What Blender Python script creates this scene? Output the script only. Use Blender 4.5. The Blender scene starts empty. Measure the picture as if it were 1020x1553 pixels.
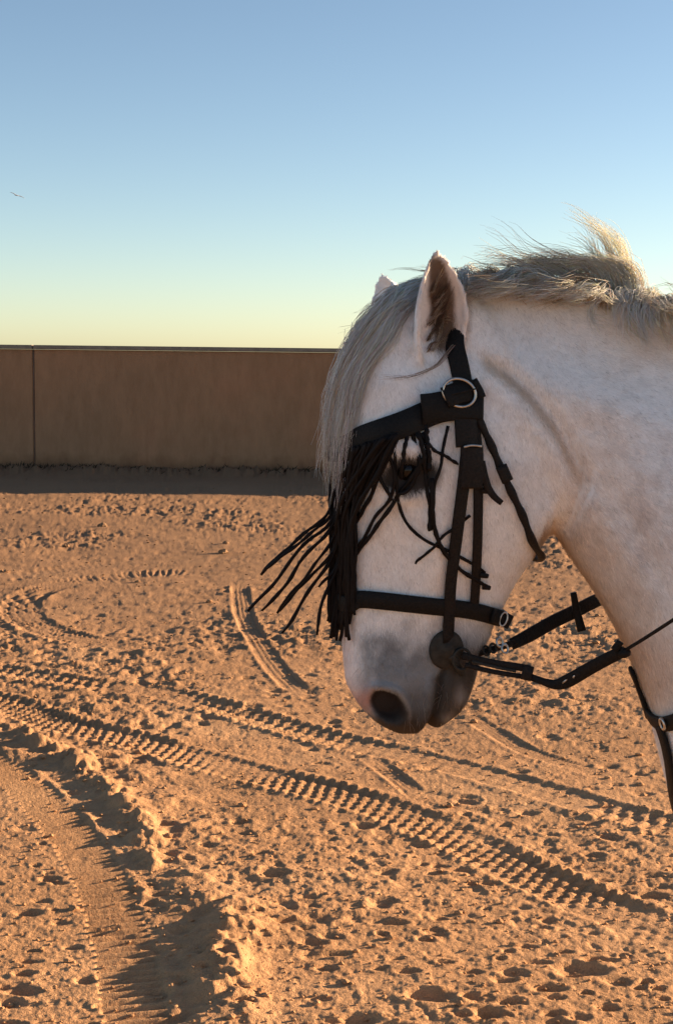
import bpy, bmesh, math
import numpy as np
from mathutils import Matrix, Vector
from mathutils.bvhtree import BVHTree

rng = np.random.default_rng(7)
R = math.radians
scene = bpy.context.scene
COL = scene.collection

# ------------------------------------------------------------------ camera
FPX = 2200.0                      # focal length in photo pixels (photo 1020 x 1553)
CAM_H = 1.60
PITCH, ROLL = 6.27, 0.65
cam_data = bpy.data.cameras.new('camera')
cam_data.sensor_fit = 'VERTICAL'
cam_data.sensor_height = 24.0
cam_data.lens = 24.0 * FPX / 1553.0
cam_data.clip_start = 0.05
cam_data.clip_end = 3000.0
cam = bpy.data.objects.new('camera', cam_data)
COL.objects.link(cam)
CAM_M = (Matrix.Translation((0, 0, CAM_H)) @ Matrix.Rotation(R(90 - PITCH), 4, 'X')
         @ Matrix.Rotation(R(ROLL), 4, 'Z'))
cam.matrix_world = CAM_M
scene.camera = cam

# ------------------------------------------------------------------ sky, sun, exposure
SUN_EL, SUN_BEHIND = 10.5, 19.0    # sun low, to the right and a little behind the scene
sun_dir = Vector((math.cos(R(SUN_EL)) * math.cos(R(SUN_BEHIND)),
                  math.cos(R(SUN_EL)) * math.sin(R(SUN_BEHIND)), math.sin(R(SUN_EL))))
world = bpy.data.worlds.new('World')
scene.world = world
world.use_nodes = True
wn, wl = world.node_tree.nodes, world.node_tree.links
wn.clear()
sky = wn.new('ShaderNodeTexSky')
sky.sky_type = 'NISHITA'
sky.sun_disc = False
sky.sun_elevation = R(SUN_EL)
sky.sun_rotation = math.atan2(sun_dir.x, sun_dir.y)
sky.altitude = 0
sky.air_density = 0.72
sky.dust_density = 0.32
sky.ozone_density = 1.0
bg = wn.new('ShaderNodeBackground')
bg.inputs['Strength'].default_value = 0.05
wo = wn.new('ShaderNodeOutputWorld')
wl.new(sky.outputs[0], bg.inputs['Color'])
wl.new(bg.outputs[0], wo.inputs['Surface'])

sun_data = bpy.data.lights.new('sun', 'SUN')
sun_data.energy = 5.0
sun_data.angle = R(0.5)
sun_data.color = (1.0, 0.72, 0.45)
sun = bpy.data.objects.new('sun', sun_data)
COL.objects.link(sun)
sun.rotation_euler = sun_dir.to_track_quat('Z', 'Y').to_euler()
sun.location = (20, 10, 8)

scene.view_settings.view_transform = 'Standard'
scene.view_settings.look = 'None'
scene.view_settings.exposure = 1.92
scene.view_settings.gamma = 1.0
scene.render.engine = 'CYCLES'
scene.cycles.use_denoising = True
scene.cycles.max_bounces = 16
scene.cycles.diffuse_bounces = 12
scene.cycles.transmission_bounces = 12

# ------------------------------------------------------------------ helpers
CM = np.array(CAM_M)
CAM_P = CM[:3, 3]
CAM_R = CM[:3, :3]


def ray(px, py):
    px = np.asarray(px, float); py = np.asarray(py, float)
    d = np.stack([(px - 510.0) / FPX, -(py - 776.5) / FPX, -np.ones_like(px)], -1)
    return d @ CAM_R.T


def on_plane(px, py, y):
    d = ray(px, py)
    k = (np.asarray(y, float) - CAM_P[1]) / d[..., 1]
    return CAM_P + d * k[..., None]


def on_ground(px, py, z=0.0):
    d = ray(px, py)
    k = (z - CAM_P[2]) / d[..., 2]
    return CAM_P + d * k[..., None]


def project(p):
    q = (np.asarray(p, float) - CAM_P) @ CAM_R
    return np.stack([510 + FPX * q[..., 0] / -q[..., 2], 776.5 - FPX * q[..., 1] / -q[..., 2]], -1)


def sstep(a, b, x):
    t = np.clip((x - a) / (b - a), 0, 1)
    return t * t * (3 - 2 * t)


def spline(pts, n):
    """Catmull-Rom through pts, n samples evenly spread by chord length."""
    p = np.asarray(pts, float)
    if len(p) == 2:
        t = np.linspace(0, 1, n)[:, None]
        return p[0] * (1 - t) + p[1] * t
    q = np.vstack([2 * p[0] - p[1], p, 2 * p[-1] - p[-2]])
    out = []
    for i in range(len(p) - 1):
        a, b, c, d = q[i:i + 4]
        t = np.linspace(0, 1, 24, endpoint=False)[:, None]
        out.append(.5 * ((2 * b) + (c - a) * t + (2 * a - 5 * b + 4 * c - d) * t ** 2 + (3 * b - a - 3 * c + d) * t ** 3))
    o = np.vstack(out + [p[-1:]])
    s = np.r_[0, np.cumsum(np.linalg.norm(np.diff(o[:, :min(3, o.shape[1])], axis=0), axis=1))]
    u = np.linspace(0, s[-1], n)
    return np.stack([np.interp(u, s, o[:, k]) for k in range(o.shape[1])], -1)


def hash2(ix, iy, seed):
    h = (ix.astype(np.int64) * 374761393 + iy.astype(np.int64) * 668265263 + seed * 1442695041) & 0xffffffff
    h = ((h ^ (h >> 13)) * 1274126177) & 0xffffffff
    return ((h ^ (h >> 16)) & 0xffff) / 65535.0


def vnoise(x, y, seed=0):
    ix, iy = np.floor(x), np.floor(y)
    fx, fy = x - ix, y - iy
    fx = fx * fx * fx * (fx * (fx * 6 - 15) + 10); fy = fy * fy * fy * (fy * (fy * 6 - 15) + 10)
    a = hash2(ix, iy, seed); b = hash2(ix + 1, iy, seed)
    c = hash2(ix, iy + 1, seed); d = hash2(ix + 1, iy + 1, seed)
    return (a * (1 - fx) + b * fx) * (1 - fy) + (c * (1 - fx) + d * fx) * fy * 1.0


def fbm(x, y, seed=0, octv=3):
    s, a, t = 0, 1.0, 0
    for o in range(octv):
        c, sn = math.cos(o * 1.1), math.sin(o * 1.1)
        s = s + a * (vnoise((x * c - y * sn) * 2 ** o, (x * sn + y * c) * 2 ** o, seed + o * 17) - .5)
        t += a; a *= .5
    return s / t * 2


def mesh_obj(name, v, f, mat, parent=None, smooth=True):
    me = bpy.data.meshes.new(name)
    me.from_pydata(np.asarray(v, float).tolist() if not isinstance(v, list) else v, [], f if isinstance(f, list) else np.asarray(f).tolist())
    me.update()
    if smooth:
        me.polygons.foreach_set('use_smooth', [True] * len(me.polygons))
    if mat:
        me.materials.append(mat)
    o = bpy.data.objects.new(name, me)
    COL.objects.link(o)
    if parent is not None:
        o.parent = parent
        o.matrix_parent_inverse = parent.matrix_world.inverted()
    return o


def fast_mesh(name, v, tris, mat, parent=None):
    """triangle / quad mesh from big numpy arrays"""
    me = bpy.data.meshes.new(name)
    n, k = tris.shape
    me.vertices.add(len(v)); me.vertices.foreach_set('co', np.ascontiguousarray(v, np.float32).ravel())
    me.loops.add(n * k); me.loops.foreach_set('vertex_index', np.ascontiguousarray(tris, np.int32).ravel())
    me.polygons.add(n)
    me.polygons.foreach_set('loop_start', np.arange(0, n * k, k, dtype=np.int32))
    me.polygons.foreach_set('use_smooth', np.ones(n, bool))
    me.update(calc_edges=True)
    me.materials.append(mat)
    o = bpy.data.objects.new(name, me)
    COL.objects.link(o)
    if parent is not None:
        o.parent = parent
        o.matrix_parent_inverse = parent.matrix_world.inverted()
    return o


def set_color(o, rgb, name='tint'):
    a = o.data.color_attributes.new(name, 'FLOAT_COLOR', 'POINT')
    c = np.ones((len(o.data.vertices), 4), np.float32)
    c[:, :3] = rgb
    a.data.foreach_set('color', c.ravel())


def empty(name, loc):
    o = bpy.data.objects.new(name, None)
    o.location = loc
    o.empty_display_size = .1
    COL.objects.link(o)
    bpy.context.view_layer.update()
    return o


def tag(o, label=None, cat=None, group=None, kind=None):
    for k, v in (('label', label), ('category', cat), ('group', group), ('kind', kind)):
        if v:
            o[k] = v
    return o


def rings_to_faces(nr, n, cap=True, closed=True):
    f = []
    for i in range(nr - 1):
        for j in range(n if closed else n - 1):
            a, b = i * n + j, i * n + (j + 1) % n
            f.append((a, b, b + n, a + n))
    if cap:
        f.append(tuple(reversed(range(n))))
        f.append(tuple(range((nr - 1) * n, nr * n)))
    return f


def frames(p, up=None):
    t = np.gradient(p, axis=0)
    t /= np.linalg.norm(t, axis=1)[:, None] + 1e-12
    u = np.zeros_like(p)
    a = np.array([0, -1., 0]) if up is None else np.asarray(up, float)
    for i in range(len(p)):
        w = a - t[i] * (a @ t[i])
        if np.linalg.norm(w) < 1e-4:
            w = np.cross(t[i], [1, 0, .3])
        a = w / np.linalg.norm(w)
        u[i] = a
    return t, u, np.cross(t, u)


def tube(p, r, n=8, flat=1.0):
    p = np.asarray(p, float)
    r = np.broadcast_to(np.asarray(r, float), (len(p),))
    t, u, b = frames(p)
    a = np.linspace(0, 2 * math.pi, n, endpoint=False)
    v = p[:, None] + r[:, None, None] * (np.cos(a)[None, :, None] * u[:, None] * flat + np.sin(a)[None, :, None] * b[:, None])
    return v.reshape(-1, 3), rings_to_faces(len(p), n)


def strip(p, nrm, w, th, bev=.25):
    """strap with rounded rectangular section, outer face along nrm"""
    p = np.asarray(p, float); nrm = np.asarray(nrm, float)
    t = np.gradient(p, axis=0); t /= np.linalg.norm(t, axis=1)[:, None] + 1e-12
    nrm = nrm - t * (nrm * t).sum(1)[:, None]
    nrm /= np.linalg.norm(nrm, axis=1)[:, None] + 1e-12
    s = np.cross(t, nrm)
    w = np.broadcast_to(np.asarray(w, float), (len(p),))[:, None]
    e = th * bev
    prof = [(-.5, 0, 0, 1), (-.5, 0, 1, -1), (-.5, 1, 1, 0), (.5, -1, 1, 0), (.5, 0, 1, -1), (.5, 0, 0, 1), (.5, -1, 0, 0), (-.5, 1, 0, 0)]
    v = np.stack([p + s * (w * a + e * b) + nrm * (th * c + e * d) for a, b, c, d in prof], 1)
    return v.reshape(-1, 3), rings_to_faces(len(p), 8)


# ------------------------------------------------------------------ materials
def new_mat(name):
    m = bpy.data.materials.new(name)
    m.use_nodes = True
    nt = m.node_tree
    return m, nt, nt.nodes['Principled BSDF'], nt.nodes, nt.links


def noise_node(N, L, scale, detail=4, rough=.55, coord='Object', stretch=None):
    tc = N.new('ShaderNodeTexCoord')
    src = tc.outputs[coord]
    if stretch:
        mp = N.new('ShaderNodeMapping'); mp.inputs['Scale'].default_value = stretch
        L.new(src, mp.inputs['Vector']); src = mp.outputs[0]
    n = N.new('ShaderNodeTexNoise')
    n.inputs['Scale'].default_value = scale
    n.inputs['Detail'].default_value = detail
    n.inputs['Roughness'].default_value = rough
    L.new(src, n.inputs['Vector'])
    return n


def ramp(N, L, src, stops):
    r = N.new('ShaderNodeValToRGB')
    e = r.color_ramp.elements
    e[0].position, e[0].color = stops[0][0], (*stops[0][1], 1)
    e[1].position, e[1].color = stops[-1][0], (*stops[-1][1], 1)
    for pos, c in stops[1:-1]:
        k = e.new(pos); k.color = (*c, 1)
    L.new(src, r.inputs[0])
    return r


def mixc(N, L, fac, a, b, mode='MIX'):
    m = N.new('ShaderNodeMix'); m.data_type = 'RGBA'; m.blend_type = mode
    for s, v in ((0, fac), (6, a), (7, b)):
        if hasattr(v, 'links') or hasattr(v, 'is_linked'):
            L.new(v, m.inputs[s])
        else:
            m.inputs[s].default_value = v if s == 0 else (*v, 1)
    return m.outputs[2]


def bump(N, L, b, src, strength, dist):
    k = N.new('ShaderNodeBump')
    k.inputs['Strength'].default_value = strength
    k.inputs['Distance'].default_value = dist
    L.new(src, k.inputs['Height'])
    if b.inputs['Normal'].is_linked:
        L.new(b.inputs['Normal'].links[0].from_socket, k.inputs['Normal'])
    L.new(k.outputs[0], b.inputs['Normal'])


def simple_mat(name, c0, c1, scale, rough=.6, bump_s=.3, bump_d=.002, metal=0, spec=.5, stretch=None):
    m, nt, b, N, L = new_mat(name)
    n = noise_node(N, L, scale, 5, .6, stretch=stretch)
    r = ramp(N, L, n.outputs[0], [(.3, c0), (.7, c1)])
    L.new(r.outputs[0], b.inputs['Base Color'])
    b.inputs['Roughness'].default_value = rough
    b.inputs['Metallic'].default_value = metal
    b.inputs['Specular IOR Level'].default_value = spec
    bump(N, L, b, n.outputs[0], bump_s, bump_d)
    return m


def make_sand():
    m, nt, b, N, L = new_mat('sand')
    n1 = noise_node(N, L, 1.1, 5, .6)
    n2 = noise_node(N, L, 14, 5, .65)
    n3 = noise_node(N, L, 260, 3, .7)
    c = ramp(N, L, n1.outputs[0], [(.3, (.42, .230, .112)), (.5, (.485, .268, .134)), (.72, (.54, .318, .168))])
    d = ramp(N, L, n2.outputs[0], [(.28, (.72, .72, .74)), (.6, (1, 1, 1)), (.8, (1.12, 1.1, 1.06))])
    g = ramp(N, L, n3.outputs[0], [(.3, (.74, .74, .74)), (.55, (1, 1, 1)), (.75, (1.2, 1.18, 1.14))])
    x = mixc(N, L, 1.0, c.outputs[0], d.outputs[0], 'MULTIPLY')
    x = mixc(N, L, 1.0, x, g.outputs[0], 'MULTIPLY')
    # wall's shadow strip deepened in the sand colour, broken up by noise
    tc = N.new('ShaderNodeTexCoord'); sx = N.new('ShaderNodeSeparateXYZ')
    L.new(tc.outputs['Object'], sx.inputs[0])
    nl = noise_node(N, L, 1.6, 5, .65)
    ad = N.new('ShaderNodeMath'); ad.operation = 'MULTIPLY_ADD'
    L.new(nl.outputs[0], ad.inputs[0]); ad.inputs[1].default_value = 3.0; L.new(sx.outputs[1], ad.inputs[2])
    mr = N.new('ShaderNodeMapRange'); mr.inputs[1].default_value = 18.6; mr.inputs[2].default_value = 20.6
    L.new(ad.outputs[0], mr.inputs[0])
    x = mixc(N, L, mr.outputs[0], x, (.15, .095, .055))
    # darker, browner sand farther back toward the wall, edge broken by noise
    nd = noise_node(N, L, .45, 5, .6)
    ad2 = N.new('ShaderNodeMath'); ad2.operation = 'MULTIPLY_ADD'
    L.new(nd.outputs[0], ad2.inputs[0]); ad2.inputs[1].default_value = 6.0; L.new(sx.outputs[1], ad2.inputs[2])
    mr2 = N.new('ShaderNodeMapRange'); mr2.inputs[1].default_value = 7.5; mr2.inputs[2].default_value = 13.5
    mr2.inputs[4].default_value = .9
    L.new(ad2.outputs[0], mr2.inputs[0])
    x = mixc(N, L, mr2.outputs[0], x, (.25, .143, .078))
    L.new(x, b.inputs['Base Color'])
    b.inputs['Roughness'].default_value = .95
    b.inputs['Specular IOR Level'].default_value = .15
    bump(N, L, b, n3.outputs[0], .6, .005)
    n4 = noise_node(N, L, 70, 4, .65)
    bump(N, L, b, n4.outputs[0], .6, .012)
    return m


def make_wall_mat():
    m, nt, b, N, L = new_mat('wall_render')
    n1 = noise_node(N, L, .55, 4, .55)
    n2 = noise_node(N, L, 9, 6, .7, stretch=(1, 1, .35))
    n3 = noise_node(N, L, 70, 3, .7)
    c = ramp(N, L, n1.outputs[0], [(.3, (.36, .198, .108)), (.55, (.40, .208, .110)), (.72, (.47, .215, .114))])
    d = ramp(N, L, n2.outputs[0], [(.25, (.8, .78, .76)), (.6, (1, 1, 1)), (.8, (1.1, 1.08, 1.05))])
    x = mixc(N, L, 1.0, c.outputs[0], d.outputs[0], 'MULTIPLY')
    # splash-back of soil along the foot of the wall (its own stain, fixed on the plaster)
    tc = N.new('ShaderNodeTexCoord'); sx = N.new('ShaderNodeSeparateXYZ')
    L.new(tc.outputs['Object'], sx.inputs[0])
    ns = noise_node(N, L, 3.5, 4, .6)
    ad = N.new('ShaderNodeMath'); ad.operation = 'MULTIPLY_ADD'
    L.new(ns.outputs[0], ad.inputs[0]); ad.inputs[1].default_value = .35; L.new(sx.outputs[2], ad.inputs[2])
    st = ramp(N, L, ad.outputs[0], [(.2, (.55, .52, .5)), (.42, (1, 1, 1))])
    x = mixc(N, L, 1.0, x, st.outputs[0], 'MULTIPLY')
    L.new(x, b.inputs['Base Color'])
    b.inputs['Roughness'].default_value = .92
    b.inputs['Specular IOR Level'].default_value = .2
    bump(N, L, b, n3.outputs[0], .35, .01)
    bump(N, L, b, n2.outputs[0], .25, .02)
    return m


def make_attr_mat(name, rough, transl, var_scale, var, sheen=0.0, spec=.3, bump_scale=None, bump_s=.3, bump_d=.001):
    m, nt, b, N, L = new_mat(name)
    at = N.new('ShaderNodeAttribute'); at.attribute_name = 'tint'
    n = noise_node(N, L, var_scale, 4, .65)
    v = ramp(N, L, n.outputs[0], [(.3, (1 - var,) * 3), (.7, (1 + var,) * 3)])
    x = mixc(N, L, 1.0, at.outputs['Color'], v.outputs[0], 'MULTIPLY')
    L.new(x, b.inputs['Base Color'])
    b.inputs['Roughness'].default_value = rough
    b.inputs['Specular IOR Level'].default_value = spec
    if bump_scale:
        nb = noise_node(N, L, bump_scale, 3, .6)
        bump(N, L, b, nb.outputs[0], bump_s, bump_d)
    if transl:
        tr = N.new('ShaderNodeBsdfTranslucent')
        L.new(x, tr.inputs['Color'])
        mx = N.new('ShaderNodeMixShader'); mx.inputs[0].default_value = transl
        out = N['Material Output'] if 'Material Output' in N else nt.nodes['Material Output']
        L.new(b.outputs[0], mx.inputs[1]); L.new(tr.outputs[0], mx.inputs[2])
        L.new(mx.outputs[0], out.inputs['Surface'])
    return m


M_SAND = make_sand()
M_WALL = make_wall_mat()
M_COPING = simple_mat('coping_stone', (.20, .15, .11), (.30, .23, .17), 12, .85, .4, .01)
M_JOINT = simple_mat('joint_filler', (.14, .08, .05), (.20, .11, .07), 8, .9, .3, .005)
M_SKIN = make_attr_mat('horse_skin', .78, 0, 90, .07, spec=.2, bump_scale=420, bump_s=.35, bump_d=.0012)
M_COAT = make_attr_mat('coat_hair', .7, .06, 60, .08, spec=.25)
M_MANE = make_attr_mat('mane_hair', .5, .5, 25, .10, spec=.25)
M_LEATHER = simple_mat('black_leather', (.0015, .0014, .0014), (.011, .009, .008), 320, .6, .8, .0018, spec=.22)
M_LEATHER2 = simple_mat('brown_black_leather', (.003, .0022, .002), (.020, .014, .011), 300, .6, .8, .0018, spec=.22)
M_LACE = simple_mat('fringe_lace', (.003, .0024, .0024), (.009, .0058, .0055), 120, .65, .4, .001, spec=.18)
M_STEEL = simple_mat('worn_steel', (.42, .40, .37), (.66, .63, .59), 90, .38, .2, .0005, metal=1.0)
M_GUARD = simple_mat('bit_guard_rubber', (.016, .014, .011), (.042, .036, .028), 110, .7, .5, .001, spec=.3)
M_EYE = simple_mat('eye_ball', (.004, .003, .003), (.012, .008, .006), 40, .12, 0, .0001, spec=.3)
M_HOOF = simple_mat('hoof_horn', (.05, .045, .04), (.12, .10, .085), 30, .5, .3, .002)
M_STONE = simple_mat('earth_clod', (.16, .095, .055), (.30, .18, .10), 40, .95, .6, .01, spec=.1)
M_WEED = simple_mat('dry_weed', (.030, .020, .012), (.075, .050, .028), 20, .9, .1, .001, spec=.1)
M_BIRD = simple_mat('bird_plumage_hazed', (.45, .46, .48), (.55, .56, .58), 20, .8, .1, .001)  # paled grey: distance haze painted into the plumage colour

# ------------------------------------------------------------------ ground
TRACKS = {}


def gpath(px, n=220):
    q = spline(px, n)
    return on_ground(q[:, 0], q[:, 1])[:, :2]


TRACK_DEFS = [
    # name, photo polyline, half width (m), depth, kind
    ('tread_far', [(-760, 930), (-400, 968), (-160, 1003), (0, 1022), (120, 1040), (240, 1052), (340, 1075), (420, 1095), (520, 1120), (620, 1143),
                   (720, 1170), (820, 1198), (920, 1226), (1020, 1250), (1180, 1290), (1500, 1375), (1800, 1450)], .095, .0105, 'lug'),
    ('tread_near', [(-760, 950), (-400, 998), (-160, 1040), (0, 1068), (90, 1100), (200, 1122), (300, 1148), (400, 1175), (500, 1200), (600, 1230),
                    (700, 1268), (800, 1318), (900, 1362), (1020, 1412), (1180, 1480), (1400, 1580), (1600, 1670)], .11, .0090, 'lug'),
    ('rut', [(-180, 1100), (-60, 1135), (20, 1180), (92, 1245), (145, 1320), (178, 1400), (197, 1480), (208, 1560), (212, 1700)],
     .085, .0025, 'washboard'),
    ('ridge', [(-60, 1085), (40, 1118), (130, 1168), (205, 1240), (240, 1320), (252, 1352)], .060, .022, 'ridge'),
    ('ridge2', [(325, 1345), (350, 1390), (345, 1440), (330, 1480), (345, 1530), (352, 1610)], .085, .019, 'ridge'),
    ('skid', [(364, 880), (366, 915), (374, 945), (396, 985), (428, 1026), (470, 1066)], .062, .010, 'smooth'),
    ('skid_end', [(545, 1135), (578, 1160), (615, 1190), (655, 1222)], .045, .010, 'smooth'),
    ('loop', [(330, 862), (200, 872), (90, 888), (38, 910), (40, 940), (100, 968), (220, 990)], .13, .008, 'lug'),
    ('loop2', [(-60, 880), (60, 868), (180, 850), (300, 845), (420, 838)], .11, .006, 'smooth'),
    ('faint', [(690, 1078), (740, 1105), (800, 1138), (880, 1165), (960, 1185)], .05, .006, 'smooth'),
]
for nm, pp, hw, dp, kd in TRACK_DEFS:
    TRACKS[nm] = (gpath(pp), hw, dp, kd)


def track_height(X, Y, P, hw, dp, kind):
    reach = hw * 2.6
    out = np.zeros_like(X)
    keep = np.ones_like(X)
    lo, hi = P.min(0) - reach, P.max(0) + reach
    sel = (X > lo[0]) & (X < hi[0]) & (Y > lo[1]) & (Y < hi[1])
    if not sel.any():
        return out, keep
    x, y = X[sel], Y[sel]
    best = np.full(x.shape, 1e9); arc = np.zeros(x.shape); sd = np.zeros(x.shape)
    seg = np.diff(P, axis=0); ln = np.linalg.norm(seg, axis=1); cum = np.r_[0, np.cumsum(ln)]
    for i in range(len(seg)):
        m = (np.abs(x - P[i, 0]) < reach + ln[i]) & (np.abs(y - P[i, 1]) < reach + ln[i])
        if not m.any():
            continue
        dx, dy = x[m] - P[i, 0], y[m] - P[i, 1]
        t = np.clip((dx * seg[i, 0] + dy * seg[i, 1]) / (ln[i] ** 2 + 1e-12), 0, 1)
        ex, ey = dx - t * seg[i, 0], dy - t * seg[i, 1]
        d = np.hypot(ex, ey)
        s = np.sign(seg[i, 0] * ey - seg[i, 1] * ex)
        b = best[m]; up = d < b
        idx = np.flatnonzero(m)[up]
        best[idx] = d[up]; arc[idx] = cum[i] + t[up] * ln[i]; sd[idx] = s[up]
    u = best / hw * sd                                    # -1..1 inside the track
    au = np.abs(u)
    wob = fbm(x * 9, y * 9, 55, 2)
    edge = 1 + .10 * wob
    inside = 1 - sstep(.82 * edge, 1.02 * edge, au)
    berm = np.exp(-((au - 1.18) / .20) ** 2)
    fade = sstep(0, .5, arc) * sstep(0, .5, cum[-1] - arc)
    patch = .2 + .8 * sstep(-.3, .2, fbm(x * 2.3, y * 2.3, 91, 3))
    bs = np.where(u > 0, 1.6 * np.clip(.9 + 1.6 * wob, 0, 2.2), .0) if kind == 'washboard' else .35
    h = (-dp * inside + dp * bs * berm * (1 + .8 * wob)) * (.45 + .55 * patch)
    if kind == 'ridge':
        lump = np.clip(.75 + 1.3 * fbm(x * 12, y * 12, 97, 2) + .7 * fbm(x * 34, y * 34, 99, 2), .05, 1.7)
        h = dp * np.exp(-(u / np.where(u > 0, 1.0, .8)) ** 2) * lump
        inside = inside * 0
    elif kind == 'lug':
        per, rows_ = (.060, 2) if hw < .1 else (.050, 5)
        rr = (u * .5 + .5) * rows_
        ph = (arc / per + .5 * (np.floor(rr) % 2) + .12 * wob) % 1.0
        rf = rr - np.floor(rr)
        lug = sstep(.05, .2, ph) * (1 - sstep(.58, .75, ph))
        blk = lug * sstep(.04, .2, rf) * (1 - sstep(.8, .96, rf))
        h = h + patch * dp * (1.0 * blk * inside + .75 * lug * np.exp(-((u - 1.05) / .15) ** 2) + .75 * lug * np.exp(-((u + 1.05) / .15) ** 2))
    elif kind == 'washboard':
        ph = arc / .040 * 2 * math.pi
        h = h + (.75 + .25 * patch) * .0062 * np.sin(ph + .6 * wob) * inside
    else:
        h = h + .0013 * np.sin(u * 14 + wob) * inside
    out[sel] = h * fade
    keep[sel] = 1 - .75 * inside * fade
    return out, keep


PITS = []
for k in range(1050):
    py = 735 + (1600 - 735) * rng.random() ** 0.9
    px = -700 + 2400 * rng.random()
    g = on_ground(px, py)
    PITS.append((g[0], g[1], rng.uniform(.014, .05), rng.uniform(.4, .8), rng.uniform(-.6, .6), rng.uniform(.005, .014)))
# hollows the photo shows clearly
for px, py, r, d in [(415, 1322, .09, .03), (395, 1290, .06, .022), (640, 1278, .05, .02), (135, 1130, .07, .03), (160, 1152, .09, .03),
                     (205, 1155, .07, .03), (30, 1078, .12, .035), (600, 1395, .06, .025), (830, 1387, .055, .02), (880, 1465, .13, .03),
                     (650, 1505, .11, .035), (830, 1495, .08, .025), (545, 1540, .09, .03), (420, 1050, .10, .03), (320, 1088, .12, .035),
                     (800, 1430, .05, .02), (715, 1470, .05, .02), (380, 1072, .10, .025), (470, 1052, .08, .02), (250, 1035, .14, .03)]:
    g = on_ground(px, py)
    PITS.append((g[0], g[1], r * .62, .6, 0.1, d * .55))
# heaped spoil beside the rut
HEAPS = []
for px, py, r, h in [(255, 1215, .12, .045), (300, 1250, .08, .03), (235, 1175, .14, .05), (170, 1150, .12, .04), (310, 1365, .11, .05),
                     (345, 1400, .13, .065), (335, 1440, .12, .06), (325, 1475, .10, .055), (350, 1520, .12, .055), (330, 1570, .11, .05),
                     (215, 1235, .07, .03), (40, 1135, .16, .04), (110, 1150, .12, .035), (290, 1330, .09, .035), (370, 1470, .07, .03)]:
    g = on_ground(px, py)
    HEAPS.append((g[0], g[1], r, h))


def ground_height(X, Y):
    near = 1 - sstep(19.0, 24.0, Y)
    rough = .028 * fbm(X * .55, Y * .55, 3, 2)
    a = fbm(X * 2.3, Y * 2.6, 11, 3)
    b = fbm(X * 7.5, Y * 8.5, 23, 3)
    c = fbm(X * 22, Y * 24, 37, 2)
    d = fbm(X * 70, Y * 70, 47, 2)
    st = fbm(X * 6 + 1.5 * a, Y * 21, 61, 3)
    rg = .45 + .9 * sstep(-.15, .45, fbm(X * .9, Y * .9, 83, 2))
    churn = .007 * a + rg * (.0040 * b + .0036 * st * (.5 + np.clip(b + .4, 0, 1)) + .0036 * c + .0021 * d)
    b2 = fbm(X * 8.5, Y * 10.5, 131, 3)
    b3 = fbm(X * 17, Y * 21, 151, 2)
    churn = churn + rg * (.020 * np.clip(b2 - .22, 0, .5) + .020 * np.clip(b3 - .25, 0, .5) - .026 * np.clip(-b2 - .28, 0, .5) - .022 * np.clip(-b3 - .3, 0, .5))
    churn = churn * (.40 + .6 * sstep(4.2, 8.5, Y)) + .0016 * d * (1 - sstep(5, 9, Y))
    keep = np.ones_like(X); tr = np.zeros_like(X)
    for P, hw, dp, kd in TRACKS.values():
        h, k = track_height(X, Y, P, hw, dp, kd)
        tr += h; keep *= k
    pit = np.zeros_like(X)
    rows = Y[:, 0]
    for x0, y0, r, asp, sh, dep in PITS:
        i0, i1 = np.searchsorted(rows, (y0 - 2.2 * r, y0 + 2.2 * r))
        if i1 <= i0:
            continue
        xr = X[i0]
        j0, j1 = np.searchsorted(xr, (x0 - 2.6 * r, x0 + 2.6 * r))
        if j1 <= j0:
            continue
        dx = (X[i0:i1, j0:j1] - x0); dy = (Y[i0:i1, j0:j1] - y0)
        q = np.sqrt(dx * dx + (dy / asp + sh * dx * .4) ** 2) / r
        pit[i0:i1, j0:j1] += dep * (-np.exp(-(q / .75) ** 4) + .18 * np.exp(-((q - 1.2) / .30) ** 2))
    heap = np.zeros_like(X)
    for x0, y0, r, hh in HEAPS:
        i0, i1 = np.searchsorted(rows, (y0 - 2.2 * r, y0 + 2.2 * r))
        if i1 <= i0:
            continue
        q2 = ((X[i0:i1] - x0) ** 2 + (Y[i0:i1] - y0) ** 2) / r ** 2
        heap[i0:i1] += .30 * hh * np.exp(-q2 * 1.4) * (1 + .5 * b[i0:i1] + .35 * c[i0:i1])
    # soil banked up along the foot of the wall
    bank = .06 * np.exp(-((Y - 18.98) / .30) ** 2) * (1 + 1.2 * b + .8 * c)
    return (rough + (churn * keep + pit * keep) * (.25 + .75 * near)) + tr + heap * np.minimum(1, keep + .25) + bank


def build_ground():
    py = np.arange(1720, 692, -1.7)
    yr = on_ground(np.full_like(py, 510.), py)[:, 1]
    yr = yr[yr < 19.6]
    yb = np.r_[-80, -40, -15, -6, -2, 0, 1, 1.8, 2.3]
    ya = np.r_[20, 21, 23, 26, 32, 45, 80, 160, 350, 800, 1500]
    rows = np.r_[yb[yb < yr[0] - .1], yr, ya]
    du = 1.7 / FPX
    u = np.arange(-.262, .262, du)
    m = np.arange(1, 150) * 4.6 / FPX
    u = np.r_[-.262 - m[::-1], u, u[-1] + m]
    e = np.cumsum(.01 * 1.5 ** np.arange(16))
    u = np.r_[u[0] - e[::-1], u, u[-1] + e]
    s = np.maximum(rows, 2.4)
    X = u[None] * s[:, None]
    Y = np.repeat(rows[:, None], len(u), 1)
    Z = ground_height(X, Y)
    nr, nc = X.shape
    v = np.stack([X, Y, Z], -1).reshape(-1, 3)
    i = np.arange(nr - 1)[:, None] * nc + np.arange(nc - 1)[None]
    q = np.stack([i, i + 1, i + nc + 1, i + nc], -1).reshape(-1, 4)
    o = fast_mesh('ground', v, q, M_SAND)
    tag(o, 'rutted orange sand arena floor with tyre tracks', kind='structure')
    return X, Y, Z


GX, GY, GZ = build_ground()
_rows = GY[:, 0]


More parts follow.
